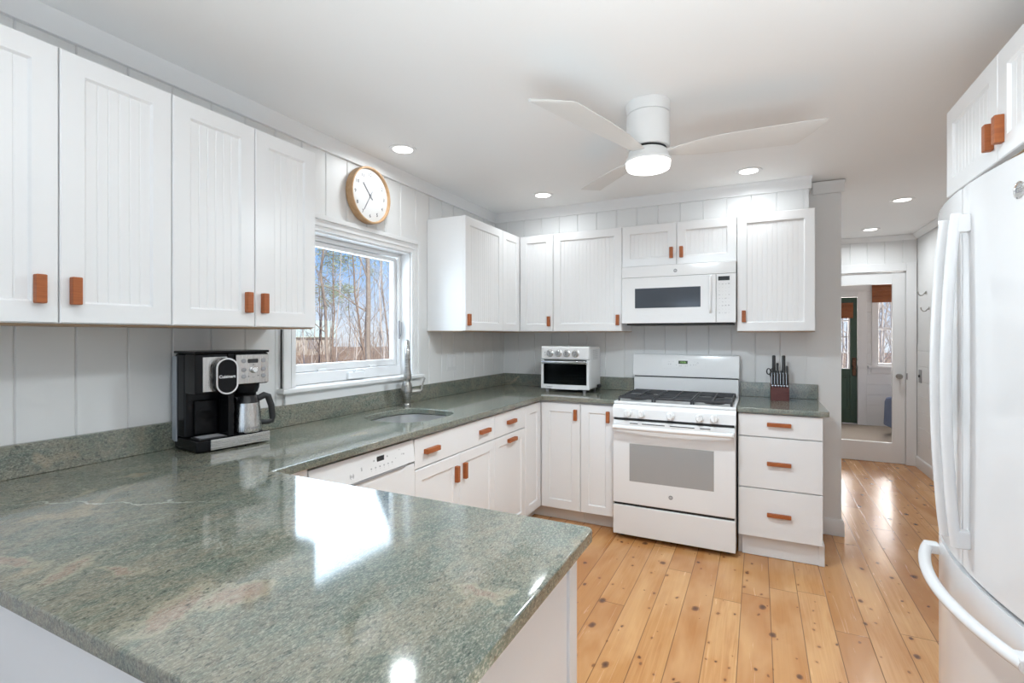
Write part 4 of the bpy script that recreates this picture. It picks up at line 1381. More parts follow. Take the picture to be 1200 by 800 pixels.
# ================================================================== fridge (world coordinates, faces -x)
FYC, FHW = -2.103, 0.412
t = thing('fridge', 'white french-door fridge with curved handles at the right edge', 'fridge', (3.1, FYC, 0))
def P(name, b, m, parent=t, **k):
    return part(name, b, m, parent, world=True, **k)
def bow(y, k=0.047, x0=2.642):
    u = (y - FYC) / FHW
    return x0 - k * (1 - u * u)
def door_profile(y0, y1, far_round, near_round, xback=2.722, off=0.0):
    pts = []
    N = 14
    for i in range(N + 1):
        y = y0 + (y1 - y0) * i / N
        pts.append((bow(y) + off, y))
    r = 0.012
    if near_round:
        pts[0] = (pts[0][0] + r * 0.3, y0 + r * 0.3)
        pts.insert(0, (bow(y0) + off + r, y0))
    if far_round:
        pts[-1] = (pts[-1][0] + r * 0.3, y1 - r * 0.3)
        pts.append((bow(y1) + off + r, y1))
    return [(xback, y0)] + pts + [(xback, y1)]
P('body', B().box(2.7225, 3.46, FYC - FHW + 0.004, FYC + FHW - 0.004, 0.02, 1.765, 0.004), 'appd')
dd = []
for nm, y0, y1, fr, nr in (('door', FYC + 0.003, FYC + FHW, True, False), ('door', FYC - FHW, FYC - 0.003, False, True)):
    dd.append(P(nm, B().prism(door_profile(y0, y1, fr, nr), 'z', 0.672, 1.785, 0.004), 'appd', smooth=25))
fz = P('freezer_drawer', B().prism(door_profile(FYC - FHW, FYC + FHW, True, True), 'z', 0.075, 0.655, 0.004), 'appd', smooth=25)
P('drawer_gap', B().box(2.66, 2.72, FYC - FHW + 0.01, FYC + FHW - 0.01, 0.6555, 0.6715), 'grey', smooth=0)
def vhandle(y, parent):
    b = B()
    z0, z1 = 0.745, 1.700
    pts, rs = [], []
    N = 18
    for i in range(N + 1):
        s = i / N
        z = z0 + (z1 - z0) * s
        x = bow(y) - 0.028 - 0.024 * math.sin(PI * s) ** 0.8
        pts.append((x, y, z))
    b.tube(pts, 0.0165, 12, 0.85)
    for z in (z0 + 0.022, z1 - 0.028):
        b.box(bow(y) - 0.036, bow(y) + 0.002, y - 0.015, y + 0.015, z - 0.026, z + 0.026, 0.006, 2)
    P('handle', b, 'appd', parent)
vhandle(FYC + 0.048, dd[0])
vhandle(FYC - 0.048, dd[1])
b = B()
pts = []
for i in range(21):
    s = i / 20
    y = FYC + 0.37 - 0.74 * s
    pts.append((bow(y) - 0.030 - 0.030 * math.sin(PI * s) ** 0.8, y, 0.598))
b.tube(pts, 0.0175, 12, 0.9)
for y in (FYC + 0.352, FYC - 0.352):
    b.box(bow(y) - 0.040, bow(y) + 0.002, y - 0.026, y + 0.026, 0.582, 0.614, 0.006, 2)
P('handle', b, 'appd', fz)
ly, lz = -2.395, 1.700
nrm = Vector((-1, -2 * 0.047 * (ly - FYC) / FHW ** 2 * -1, 0)).normalized()
b = B().lathe([(0, 0), (0.021, 0), (0.021, 0.002), (0.017, 0.003), (0.017, 0.002), (0, 0.002)], (bow(ly) - 0.0002, ly, lz), tuple(nrm), 28)
lg = P('logo', b, 'chrome', dd[1])
P('lettering', B().text('GE', 0.020, T(bow(ly) - 0.0028, ly, lz) @ RZ(math.atan2(nrm.x, -nrm.y)) @ FRONT), 'grey', lg, smooth=0)
for y in (FYC - FHW + 0.05, FYC + FHW - 0.05):
    P('hinge_cover', B().box(2.70, 2.80, y - 0.03, y + 0.03, 1.7855, 1.805, 0.006), 'appd')
P('base_grille', B().box(2.68, 2.76, FYC - FHW + 0.02, FYC + FHW - 0.02, 0.012, 0.070, 0.004), 'grey')
for y in (FYC - 0.33, FYC + 0.33):
    P('roller_foot', B().cyl((2.85, y, 0.0005), (2.85, y, 0.0195), 0.02, None, 12), 'blackm')

# ================================================================== coffee maker
CM_ROT = math.radians(82)
CML = (0.235, -2.741, CT + 0.0008)      # middle of the front edge; local -y faces the room
t = thing('coffee_maker', 'black and stainless two-way coffee maker on the worktop by the window', 'coffee maker', CML, CM_ROT)
t.scale = (1.07, 0.80, 1.015)
def P(name, b, m, parent=t, **k):
    return part(name, b, m, parent, **k)
W2 = 0.130
P('base', B().box(-W2, W2, 0.006, 0.232, 0.002, 0.046, 0.008, 3), 'blackg')
P('front_strip', B().box(-W2 + 0.045, W2, 0.000, 0.0075, 0.006, 0.045, 0.003), 'steel')
P('back_housing', B().box(-W2, W2, 0.125, 0.232, 0.0465, 0.362, 0.010, 3), 'blackg')
P('water_tank', B().box(-W2 - 0.004, W2 + 0.002, 0.2325, 0.250, 0.03, 0.352, 0.006), 'tank')
P('side_strip', B().box(-W2 - 0.004, -W2 - 0.0002, 0.200, 0.2322, 0.03, 0.352, 0.001), 'tank')
P('divider_column', B().box(-0.020, 0.002, 0.020, 0.1245, 0.0465, 0.362, 0.003), 'blackg')
P('left_head', B().box(-W2, -0.0205, 0.020, 0.1245, 0.215, 0.362, 0.006), 'blackg')
P('left_fascia', B().box(-W2 + 0.024, -0.024, 0.0165, 0.0195, 0.222, 0.350, 0.001), 'steelv')
P('right_head', B().box(0.0025, W2, 0.018, 0.1245, 0.238, 0.362, 0.006), 'blackg')
cp = P('control_fascia', B().box(0.006, W2 - 0.001, 0.0130, 0.0175, 0.242, 0.355, 0.0015), 'steelv')
P('lid', B().box(-W2 - 0.002, W2 + 0.002, 0.012, 0.236, 0.3625, 0.372, 0.004, 3), 'blackg')
P('brew_basket', B().lathe([(0, 0), (0.040, 0), (0.047, 0.02), (0.048, 0.034), (0, 0.034)], (0.066, 0.070, 0.2035), (0, 0, 1), 24), 'blackg')
P('warming_plate', B().lathe([(0, 0), (0.058, 0), (0.058, 0.003), (0, 0.003)], (0.066, 0.070, 0.0465), (0, 0, 1), 28), 'blackm')
# pod lever: oval with a chrome ring
def stadium(cx, cz, rx, hz, n=14):
    pts = []
    for i in range(n + 1):
        a = PI * i / n
        pts.append((cx + rx * math.cos(a), cz + hz + rx * math.sin(a)))
    for i in range(n + 1):
        a = PI + PI * i / n
        pts.append((cx + rx * math.cos(a), cz - hz + rx * math.sin(a)))
    return pts
ov = P('pod_lever', B().prism(stadium(-0.036, 0.278, 0.038, 0.030), 'y', -0.016, 0.0160, 0.004), 'blackg')
b = B()
o1, o2 = stadium(-0.036, 0.278, 0.038, 0.030), stadium(-0.036, 0.278, 0.0325, 0.030)
v = [[b.bm.verts.new((p[0], y, p[1])) for p in o] for o, y in ((o1, -0.0162), (o1, -0.0195), (o2, -0.0195), (o2, -0.0162))]
k = len(o1)
for a, c in zip(v, v[1:] + v[:1]):
    for i in range(k):
        b.bm.faces.new((a[i], a[(i + 1) % k], c[(i + 1) % k], c[i]))
P('trim_ring', b, 'chrome', ov)
P('lettering', B().text('Cuisinart', 0.0155, T(-0.036, -0.0172, 0.276) @ FRONT, bold=0.0003), 'inkw', ov, smooth=0)
# pod side recess
b = B().box(-W2 + 0.028, -0.024, 0.108, 0.1245, 0.055, 0.185, 0.006)
for r in (0.036, 0.026, 0.015):
    b.lathe([(r - 0.004, 0.0), (r, 0.0), (r, 0.006), (r - 0.004, 0.006)], (-0.064, 0.108, 0.125), (0, -1, 0), 24)
P('pod_nozzle', b, 'blackg')
P('drip_tray', B().box(-W2 + 0.012, -0.024, 0.014, 0.105, 0.0462, 0.052, 0.003), 'blackm')
b = B()
for i in range(5):
    b.box(-W2 + 0.02, -0.03, 0.024 + i * 0.016, 0.028 + i * 0.016, 0.0521, 0.0535)
P('drip_grid', b, 'grey', smooth=0)
# controls
P('display', B().prism(stadium(0.068, 0.330, 0.0075, 0.0), 'y', 0.0118, 0.0135), 'lcdk', cp)
b = B().prism([(0.050, 0.322), (0.086, 0.322), (0.088, 0.330), (0.086, 0.338), (0.050, 0.338), (0.048, 0.330)], 'y', 0.0112, 0.0128)
P('display_window', b, 'lcdk', cp)
b = B().lathe([(0, 0), (0.014, 0), (0.014, 0.003), (0.011, 0.006), (0.011, 0.018), (0.009, 0.020), (0, 0.020)], (0.070, 0.0128, 0.295), (0, -1, 0), 24)
P('dial', b, 'chrome', cp)
for x, z in ((0.034, 0.331), (0.108, 0.331), (0.034, 0.296), (0.108, 0.296), (0.034, 0.270), (0.108, 0.270)):
    P('button', B().lathe([(0, 0), (0.0085, 0), (0.0085, 0.002), (0.007, 0.003), (0, 0.003)], (x, 0.0128, z), (0, -1, 0), 18), 'grey', cp)
b = B()
for x, z, s in ((0.070, 0.316, '- o -'), (0.052, 0.270, 'o'), (0.070, 0.266, '---'), (0.088, 0.272, 'o')):
    b.text(s, 0.010, T(x, 0.0122, z) @ FRONT)
P('lettering', b, 'inkd', cp, smooth=0)

# carafe stands on the warming plate
mtx = T(*CML) @ RZ(CM_ROT)
cpos = mtx @ Vector((0.066, 0.044, 0.0500))
t = thing('carafe', 'stainless steel carafe with a black handle standing in the coffee maker', 'carafe', cpos, CM_ROT)
t.scale = (0.93, 0.93, 1.0)
def P(name, b, m, parent=t, **k):
    return part(name, b, m, parent, **k)
P('body', B().lathe([(0, 0), (0.052, 0), (0.058, 0.006), (0.0585, 0.014), (0.0580, 0.030), (0.054, 0.085), (0.050, 0.117), (0, 0.117)], seg=36), 'steelv')
P('collar', B().lathe([(0, 0.1175), (0.0505, 0.1175), (0.044, 0.135), (0.041, 0.147), (0, 0.148)], seg=32), 'black')
b = B().tube([(0.048, 0.0, 0.128), (0.075, -0.004, 0.140), (0.092, -0.006, 0.134), (0.106, -0.008, 0.095), (0.112, -0.008, 0.045), (0.108, -0.008, 0.030), (0.090, -0.006, 0.027), (0.0575, -0.003, 0.030)], [0.010, 0.011, 0.011, 0.0105, 0.010, 0.009, 0.008, 0.008], 10, 1.3)
P('handle', b, 'blackm')
P('lettering', B().text('Cuisinart', 0.010, T(0.0, -0.0586, 0.020) @ FRONT), 'ink', smooth=0)
P('spout', B().prism([(-0.041, 0.140), (-0.058, 0.146), (-0.041, 0.124)], 'y', -0.010, 0.010), 'black')

# ================================================================== toaster oven
t = thing('toaster_oven', 'white countertop toaster oven with four knobs in the corner', 'toaster oven', (0.517, -0.375, CT + 0.0006))
def P(name, b, m, parent=t, **k):
    return part(name, b, m, parent, **k)
TW, TD = 0.395, 0.315
# case, hollow at the front
b = B()
b.box(0, TW, 0.030, TD, 0.022, 0.352, 0.018, 3)
P('case', b, 'app')
P('fascia', B().box(0, TW, 0.002, 0.0295, 0.252, 0.354, 0.012, 3), 'app')
b = B()
b.box(0, 0.022, 0.004, 0.0295, 0.024, 0.249, 0.004)
b.box(TW - 0.022, TW, 0.004, 0.0295, 0.024, 0.249, 0.004)
b.box(0.0222, TW - 0.0222, 0.004, 0.0295, 0.024, 0.058, 0.004)
P('front_frame', b, 'app')
dr = P('door', B().box(0.0226, TW - 0.0226, 0.006, 0.012, 0.060, 0.222, 0.002), 'ovenglass')
b = B().box(0.010, TW - 0.010, -0.020, -0.006, 0.222, 0.242, 0.005, 2)
b.box(0.010, 0.026, -0.010, 0.0035, 0.216, 0.242, 0.003).box(TW - 0.026, TW - 0.010, -0.010, 0.0035, 0.216, 0.242, 0.003)
P('handle', b, 'chrome', dr)
P('cavity', B().box(0.0226, TW - 0.0226, 0.0245, 0.0295, 0.060, 0.248), 'cavity', smooth=0)
b = B()
for z in (0.085, 0.122):
    b.cyl((0.030, 0.018, z), (TW - 0.030, 0.018, z), 0.003, None, 8)
P('rack', b, 'chrome')
for x in (0.080, 0.148, 0.217, 0.287):
    kb = P('knob', B().lathe([(0, 0), (0.029, 0), (0.029, 0.003), (0.024, 0.006), (0.023, 0.018), (0.021, 0.020), (0, 0.020)], (x, 0.0018, 0.300), (0, -1, 0), 24), 'steel')
    P('knob_grip', B().box(x - 0.004, x + 0.004, -0.030, -0.0178, 0.284, 0.316, 0.002), 'grey', kb)
b = B()
for x in (0.080, 0.148, 0.217, 0.287):
    b.text('. . . . .', 0.012, T(x, 0.0012, 0.333) @ FRONT)
b.text('o', 0.02, T(0.036, 0.0012, 0.308) @ FRONT)
b.text('o', 0.014, T(0.036, 0.0012, 0.286) @ FRONT)
P('lettering', b, 'ink', smooth=0)
P('lettering', B().text('Cuisinart', 0.015, T(0.070, 0.0032, 0.040) @ FRONT), 'ink', smooth=0)
for x in (0.045, TW - 0.045):
    for y in (0.030, TD - 0.03):
        P('foot', B().lathe([(0, 0), (0.012, 0), (0.015, 0.0215), (0, 0.0215)], (x, y, 0), (0, 0, 1), 14), 'grey')
P('crumb_tray', B().box(0.09, TW - 0.09, 0.000, 0.03, 0.0222, 0.0305, 0.002), 'app')
b = B()
for r_ in range(7):
    for c_ in range(6):
        b.box(TW - 0.0002, TW + 0.0006, 0.10 + c_ * 0.022, 0.112 + c_ * 0.022, 0.255 + r_ * 0.011, 0.260 + r_ * 0.011)
P('side_vents', b, 'grey', smooth=0)
P('cord_wrap', B().box(TW + 0.0005, TW + 0.018, 0.20, 0.27, 0.024, 0.052, 0.005), 'blackm')

# ================================================================== knife block and knives
KX, KY = 2.186, -0.150
t = thing('knife_block', 'dark red wooden knife block on the worktop right of the range', 'knife block', (KX, KY, CT + 0.0006))
def P(name, b, m, parent=t, **k):
    return part(name, b, m, parent, **k)
P('block', B().prism([(-0.055, 0.0), (0.050, 0.0), (0.078, 0.165), (0.030, 0.175), (0.005, 0.098), (-0.050, 0.088)], 'x', -0.055, 0.055, 0.003), 'knifewood')
b = B()
for i in range(6):
    x = -0.040 + i * 0.016
    b.box(x - 0.004, x + 0.004, -0.040, -0.005, 0.0925, 0.0930)
knives = []
def knife(label, x, y, z, L, r, tilt, group, blade=True, rivets=3):
    """handle rising from the block at (x,y,z), leaning back by tilt"""
    k = thing('knife', label, 'knife', (KX + x, KY + y, CT + 0.0006 + z), 0, group)
    m_ = RX(-tilt)
    b = B().box(-r * 0.75, r * 0.75, -r, r, 0.006, L, r * 0.45, 2)
    b.move(m_)
    hd_ = part('handle', b, 'blackm', k)
    b = B().box(-r * 0.7, r * 0.7, -r * 0.85, r * 0.85, 0.0, 0.0058, 0.001)
    b.move(m_)
    part('bolster', b, 'blade_steel', k)
    if blade:
        b = B().box(-0.0008, 0.0008, -r * 0.8, r * 0.8, -0.055, -0.0002)
        b.move(m_)
        part('blade', b, 'blade_steel', k)
    b = B()
    for q in range(rivets):
        b.box(-r * 0.8, r * 0.8, -0.0015, 0.0015, L * (0.25 + 0.25 * q), L * (0.25 + 0.25 * q) + 0.003)
    if blade and L == 0.105:
        b.box(-r * 0.78, -r * 0.55, -r * 1.03, -r * 0.9, 0.012, L * 0.85)
    b.move(m_)
    part('rivets', b, 'blade_steel', hd_)
    return k
for i in range(6):
    knife('black-handled steak knife in the front row of the knife block', -0.044 + i * 0.0175, -0.028, 0.096, 0.105, 0.0085, 0.10, 'steak knives in the block')
knife('tall black knife handle at the left of the knife block', -0.034, 0.050, 0.176, 0.125, 0.0145, 0.10, 'large knives in the block')
knife('shorter black knife handle between the two tall ones at the left of the block', -0.012, 0.045, 0.174, 0.075, 0.010, 0.10, 'large knives in the block')
knife('tall black knife handle at the right of the knife block', 0.026, 0.050, 0.176, 0.125, 0.0145, 0.10, 'large knives in the block')
knife('short black knife handle at the far right of the block', 0.046, 0.048, 0.174, 0.055, 0.009, 0.10, 'large knives in the block')
t = thing('scissors', 'black-handled kitchen scissors at the left edge of the knife block', 'scissors', (KX - 0.056, KY + 0.04, CT + 0.150))
b = B()
for cx in (-0.010, 0.014):
    b.tube([(cx + 0.012 * math.cos(a), -0.012, 0.040 + 0.020 * math.sin(a)) for a in [2 * PI * i / 14 for i in range(15)]], 0.004, 8)
b.tube([(-0.004, -0.012, 0.022), (0.002, -0.012, 0.008), (0.004, -0.006, -0.002)], 0.004, 8)
b.tube([(0.010, -0.012, 0.022), (0.004, -0.012, 0.008), (0.004, -0.006, -0.002)], 0.004, 8)
part('handles', b, 'blackm', t)
part('blades', B().box(0.0, 0.008, -0.007, -0.005, -0.035, -0.002), 'blade_steel', t)

# ================================================================== clock
CY, CZ, CR_ = -1.772, 2.163, 0.162
t = thing('wall_clock', 'round wall clock with a pale wood rim above the window', 'clock', (0.001, CY, CZ), PI / 2)
def P(name, b, m, parent=t, **k):
    return part(name, b, m, parent, **k)
P('rim', B().lathe([(0, 0), (CR_ - 0.006, 0), (CR_, 0.006), (CR_, 0.048), (CR_ - 0.003, 0.052), (CR_ - 0.009, 0.052), (CR_ - 0.012, 0.034), (0, 0.034)], (0, 0, 0), (0, -1, 0), 64), 'oak', smooth=30)
fc = P('face', B().lathe([(0, 0), (CR_ - 0.0125, 0), (CR_ - 0.0125, 0.001), (0, 0.001)], (0, -0.0342, 0), (0, -1, 0), 64), 'clockface')
b = B()
for h_ in range(1, 13):
    a = PI / 2 - h_ * PI / 6
    b.text(str(h_), 0.028, T(0.118 * math.cos(a), -0.0356, 0.118 * math.sin(a)) @ FRONT)
P('numerals', b, 'inkd', fc, smooth=0)
def hand(ang, L, w, y, nm):
    a = PI / 2 - math.radians(ang)
    b = B().box(-0.03, L, -0.0008, 0.0008, -w / 2, w / 2)
    b.move(T(0, y, 0) @ Matrix.Rotation(-a, 4, 'Y'))
    P(nm, b, 'ink', smooth=0)
hand(10 * 30 + 17.5, 0.085, 0.006, -0.0385, 'hour_hand')
hand(35 * 6, 0.105, 0.0045, -0.0405, 'minute_hand')
P('hub', B().lathe([(0, 0), (0.007, 0), (0.007, 0.007), (0, 0.007)], (0, -0.0355, 0), (0, -1, 0), 16), 'ink')

# ================================================================== ceiling fan
FNX, FNY = 1.605, -1.690
t = thing('ceiling_fan', 'white three-blade flush ceiling fan with a round lit lamp', 'ceiling fan', (FNX, FNY, CEIL - 0.0006))
def P(name, b, m, parent=t, **k):
    return part(name, b, m, parent, **k)
P('canopy', B().lathe([(0, 0), (0.098, 0), (0.100, -0.004), (0.096, -0.050), (0, -0.050)], seg=48), 'fan')
P('canopy_seam', B().lathe([(0, -0.0502), (0.092, -0.0502), (0.092, -0.0535), (0, -0.0535)], seg=40), 'fan')
P('motor_housing', B().lathe([(0, -0.054), (0.096, -0.054), (0.096, -0.196), (0.092, -0.202), (0, -0.202)], seg=48), 'fan')
P('motor_gap', B().lathe([(0, -0.2025), (0.080, -0.2025), (0.080, -0.209), (0, -0.209)], seg=40), 'dark')
P('hub', B().lathe([(0, -0.2095), (0.076, -0.2095), (0.085, -0.216), (0.092, -0.240), (0.096, -0.253), (0, -0.253)], seg=48), 'fan')
P('lamp_ring', B().lathe([(0, -0.2535), (0.099, -0.2535), (0.102, -0.257), (0.102, -0.268), (0, -0.268)], seg=48), 'fan', label='pale beige lamp ring')
P('lamp_shade', B().lathe([(0, -0.2685), (0.097, -0.2685), (0.098, -0.282), (0.093, -0.295), (0.075, -0.301), (0, -0.303)], seg=48), 'fanlamp')
def blade(ang):
    b = B()
    # stations along the blade: distance, half width fore / aft, height, twist
    st = [(0.070, 0.030, 0.034, -0.226, 0.08), (0.11, 0.038, 0.040, -0.224, 0.10), (0.17, 0.052, 0.050, -0.219, 0.18), (0.26, 0.068, 0.066, -0.213, 0.20),
          (0.40, 0.078, 0.076, -0.207, 0.20), (0.55, 0.082, 0.080, -0.202, 0.20), (0.615, 0.085, 0.082, -0.200, 0.20), (0.628, 0.074, 0.082, -0.1995, 0.20), (0.672, 0.000, 0.082, -0.199, 0.20), (0.700, -0.066, 0.081, -0.1985, 0.20)]
    NW = 8
    top, bot = [], []
    for (d, wf, wa, z, tw) in st:
        rt, rb = [], []
        for i in range(NW + 1):
            s = i / NW
            u = -wa + (wf + wa) * s
            tw = -abs(tw)
            th = 0.0055 * math.sin(PI * min(1, max(0, s))) ** 0.5 + 0.0012
            p = Vector((d, u * math.cos(tw), z + u * math.sin(tw)))
            rt.append(b.bm.verts.new(p + Vector((0, 0, th))))
            rb.append(b.bm.verts.new(p - Vector((0, 0, th))))
        top.append(rt)
        bot.append(rb)
    for k in range(len(st) - 1):
        for i in range(NW):
            b.bm.faces.new((top[k][i], top[k + 1][i], top[k + 1][i + 1], top[k][i + 1]))
            b.bm.faces.new((bot[k][i], bot[k][i + 1], bot[k + 1][i + 1], bot[k + 1][i]))
        b.bm.faces.new((top[k][0], bot[k][0], bot[k + 1][0], top[k + 1][0]))
        b.bm.faces.new((top[k][NW], top[k + 1][NW], bot[k + 1][NW], bot[k][NW]))
    for k in (0, -1):
        for i in range(NW):
            b.bm.faces.new((top[k][i], top[k][i + 1], bot[k][i + 1], bot[k][i]))
    b.move(RZ(math.radians(ang)))
    P('blade', b, 'blade', smooth=50)
for a in (10, 130, 250):
    blade(a)
d = bpy.data.lights.new('fan_lamp_light', 'AREA')
d.shape = 'DISK'
d.size = 0.17
d.energy = FAN_LAMP
d.color = (0.82, 0.935, 1.0)
o = bpy.data.objects.new('fan_lamp_light', d)
COL.objects.link(o)
o.parent = t
o.location = (0, 0, -0.306)

# ================================================================== recessed ceiling lights
spots = [(0.254, -1.748, 'recessed ceiling light above the clock and sink window'),
         (0.608, -0.549, 'recessed ceiling light over the inner corner wall cabinets'),
         (2.001, -0.474, 'recessed ceiling light in front of the cabinet right of the microwave'),
         (3.056, 0.801, 'nearer of the two recessed lights in the hall ceiling'),
         (3.051, 2.003, 'farther recessed light in the hall ceiling, by the glazed door'),
         (1.0, -3.6, 'recessed ceiling light over the near end of the peninsula worktop'),
         (2.05, -3.05, 'added unseen recessed ceiling light over the aisle between peninsula and fridge'),  # added out of view to brighten the range and drawer fronts
         (0.9, -5.4, 'added unseen recessed ceiling light over the left of the room behind'),  # this and the next are added out of view as extra light
         (2.6, -5.4, 'added unseen recessed ceiling light over the right of the room behind')]
t0 = None
for i, (x, y, lab) in enumerate(spots):
    if t0 is None:
        t = t0 = thing('recessed_light', lab, 'ceiling light', (x, y, CEIL - 0.0006), 0, 'recessed ceiling lights')
        part('trim_ring', B().lathe([(0.056, 0.0), (0.078, 0.0), (0.077, -0.004), (0.060, -0.006), (0.056, -0.004)], seg=40), 'trim', t)
        part('lens', B().lathe([(0, -0.0005), (0.0555, -0.0005), (0.0555, -0.004), (0, -0.0045)], seg=36), 'lamp', t)
    else:
        t = copy_tree(t0)
        tag(t, lab, 'ceiling light', 'recessed ceiling lights')
        t.location = (x, y, CEIL - 0.0006)
for i, (x, y, lab) in enumerate(spots):
    d = bpy.data.lights.new('recessed_lamp', 'AREA')
    d.shape = 'DISK'
    d.size = 0.11
    d.spread = math.radians(165)
    d.energy = AISLE_FILL if i == 6 else LAMP * (2.3 if i in (3, 4) else 1.0)
    d.color = (0.90, 0.965, 1.0)
    o = bpy.data.objects.new('recessed_lamp', d)
    COL.objects.link(o)
    o.location = (x, y, CEIL - 0.008)

# ================================================================== sunroom chair
t = thing('armchair', 'blue-grey rounded upholstered tub chair glimpsed through the glazed door', 'chair', (3.98, 4.35, 0))
b = B().lathe([(0, 0.09), (0.30, 0.09), (0.335, 0.13), (0.335, 0.36), (0.31, 0.42), (0.20, 0.43), (0, 0.43)], seg=36)
part('seat', b, 'blue', t)
b = B()
pr = []
for i in range(25):
    a = math.radians(-40 + 220 * i / 24) + 0.9
    pr.append(a)
rings = []
for a in pr:
    c, s = math.cos(a), math.sin(a)
    rings.append([b.bm.verts.new((r * c, r * s, z)) for r, z in ((0.342, 0.12), (0.385, 0.14), (0.375, 0.45), (0.355, 0.50), (0.338, 0.47), (0.336, 0.38))])
for a, c in zip(rings, rings[1:]):
    for i in range(6):
        b.bm.faces.new((a[i], a[(i + 1) % 6], c[(i + 1) % 6], c[i]))
b.bm.faces.new(rings[0])
b.bm.faces.new(rings[-1][::-1])
part('backrest', b, 'blue', t)
for a in (0.8, 2.37, 3.94, 5.5):
    part('leg', B().cyl((0.22 * math.cos(a), 0.22 * math.sin(a), 0.0005), (0.22 * math.cos(a), 0.22 * math.sin(a), 0.0895), 0.018, 0.024, 12), 'knifewood', t)

# ================================================================== outside
GZ = -0.75
b = B()
N = 28
def gh_(x, y):
    return GZ + 0.10 * math.sin(x * 0.21 + 1) * math.cos(y * 0.17) 
gx = [-75 + 73.5 * i / N for i in range(N + 1)]
gy = [-60 + 130 * i / 40 for i in range(41)]
gv = [[b.bm.verts.new((x, y, gh_(x, y))) for y in gy] for x in gx]
for i in range(N):
    for j in range(40):
        b.bm.faces.new((gv[i][j], gv[i + 1][j], gv[i + 1][j + 1], gv[i][j + 1]))
g = part('ground', b, 'ground', smooth=60)
g['kind'] = 'structure'
g2 = part('ground_north', B().box(-1.4, 30, 5.4, 70, GZ - 0.2, GZ + 0.05), 'ground', smooth=0)
g2['kind'] = 'structure'

CAM = Vector((2.056, -4.009, 0))
def tree_mesh(h, r0, nbr, rnd, lean=0.0, start=0.25, spread=0.5, sub=3):
    """trunk with limbs and twigs, rooted at the origin"""
    b = B()
    r0 *= 0.5
    pts, rs = [], []
    px = py = 0.0
    ang = rnd.uniform(0, 2 * PI)
    K = 9
    for i in range(K + 1):
        s = i / K
        px += rnd.uniform(-1, 1) * 0.012 * h + lean * math.cos(ang) * h / K
        py += rnd.uniform(-1, 1) * 0.012 * h + lean * math.sin(ang) * h / K
        pts.append(Vector((px, py, h * s)) if i else Vector((0, 0, -0.3)))
        rs.append(max(0.010, r0 * (1 - s) ** 0.8 + 0.006))
    b.tube(pts, rs, 7)
    tips = []
    def limb(p, d, L, r, depth):
        q = [p]
        for k in range(4):
            d = (d + Vector((rnd.uniform(-1, 1), rnd.uniform(-1, 1), rnd.uniform(-0.5, 0.8))) * 0.22).normalized()
            q.append(q[-1] + d * L / 4)
        b.tube(q, [r, r * 0.8, r * 0.6, r * 0.42, r * 0.22], 4 if depth else 5, cap=False)
        tips.append((q[-1], d))
        tips.append((q[2], d))
        if depth < 2:
            for k in range(sub):
                i0 = rnd.choice((1, 2, 3, 4))
                dd_ = (d + Vector((rnd.uniform(-1, 1), rnd.uniform(-1, 1), rnd.uniform(-0.3, 0.7))) * 0.9).normalized()
                limb(q[i0], dd_, L * rnd.uniform(0.4, 0.65), r * 0.45, depth + 1)
    for k in range(nbr):
        s = start + (0.97 - start) * (k + rnd.random()) / nbr
        fi = s * K
        i0 = min(K - 1, int(fi))
        p = pts[i0].lerp(pts[i0 + 1], fi - i0)
        a = rnd.uniform(0, 2 * PI)
        d = Vector((math.cos(a) * spread, math.sin(a) * spread, rnd.uniform(0.35, 1.2))).normalized()
        limb(p, d, h * rnd.uniform(0.12, 0.26) * (1.15 - s * 0.6), r0 * (1 - s) * 0.40 + 0.005, 0)
    return b, tips

def needles(tips, rnd, n, size):
    b = B()
    for p, d in tips:
        for k in range(n):
            c = p + Vector((rnd.gauss(0, 1), rnd.gauss(0, 1), rnd.gauss(0, 0.6))) * size
            u = Vector((rnd.uniform(-1, 1), rnd.uniform(-1, 1), rnd.uniform(-0.5, 0.5))).normalized()
            v = u.cross(Vector((rnd.uniform(-1, 1), rnd.uniform(-1, 1), rnd.uniform(-1, 1)))).normalized()
            L, w = size * rnd.uniform(0.3, 0.6), size * rnd.uniform(0.025, 0.06)
            b.bm.faces.new([b.bm.verts.new(c - u * L), b.bm.verts.new(c + v * w), b.bm.verts.new(c + u * L), b.bm.verts.new(c - v * w)])
    return b

def place(u, depth):
    """ground point seen in photo column u at a distance along the view axis"""
    a = math.radians(26.234)
    f = Vector((-math.sin(a), math.cos(a), 0))
    r = Vector((math.cos(a), math.sin(a), 0))
    return CAM + f * depth + r * depth * (u - 600) / 585.9

rnd = random.Random(11)
def tree(label, u, depth, h, r, nbr, bark, group, pine=False, lean=0.0, start=0.25, sub=3, z=None):
    p = place(u, depth)
    zz = gh_(p.x, p.y) if z is None else z
    t = thing('pine_tree' if pine else 'bare_tree', label, 'tree', (p.x, p.y, zz), 0, group)
    b, tips = tree_mesh(h, r, nbr, rnd, lean, start, 0.6, sub)
    part('trunk', b, bark, t, smooth=60, normals=False)
    if pine:
        part('foliage', needles(tips[::2], rnd, 11, 0.30), 'pine', t, smooth=0, normals=False)
    return t
GT, GP = 'bare trees outside the sink window', 'pine trees outside the sink window'
LB = 'thin leafless tree in the woods outside the sink window'
tree('thick grey-brown leafless trunk right of centre outside the sink window', 429, 12.5, 9, 0.15, 10, 'bark', GT, start=0.3)
tree('straight tall leafless tree at the left of the sink window view', 387, 13, 8.5, 0.085, 14, 'bark', GT, start=0.2)
tree('leaning brown leafless tree near the right edge of the sink window view', 440, 15, 6, 0.07, 14, 'barkd', GT, lean=0.16)
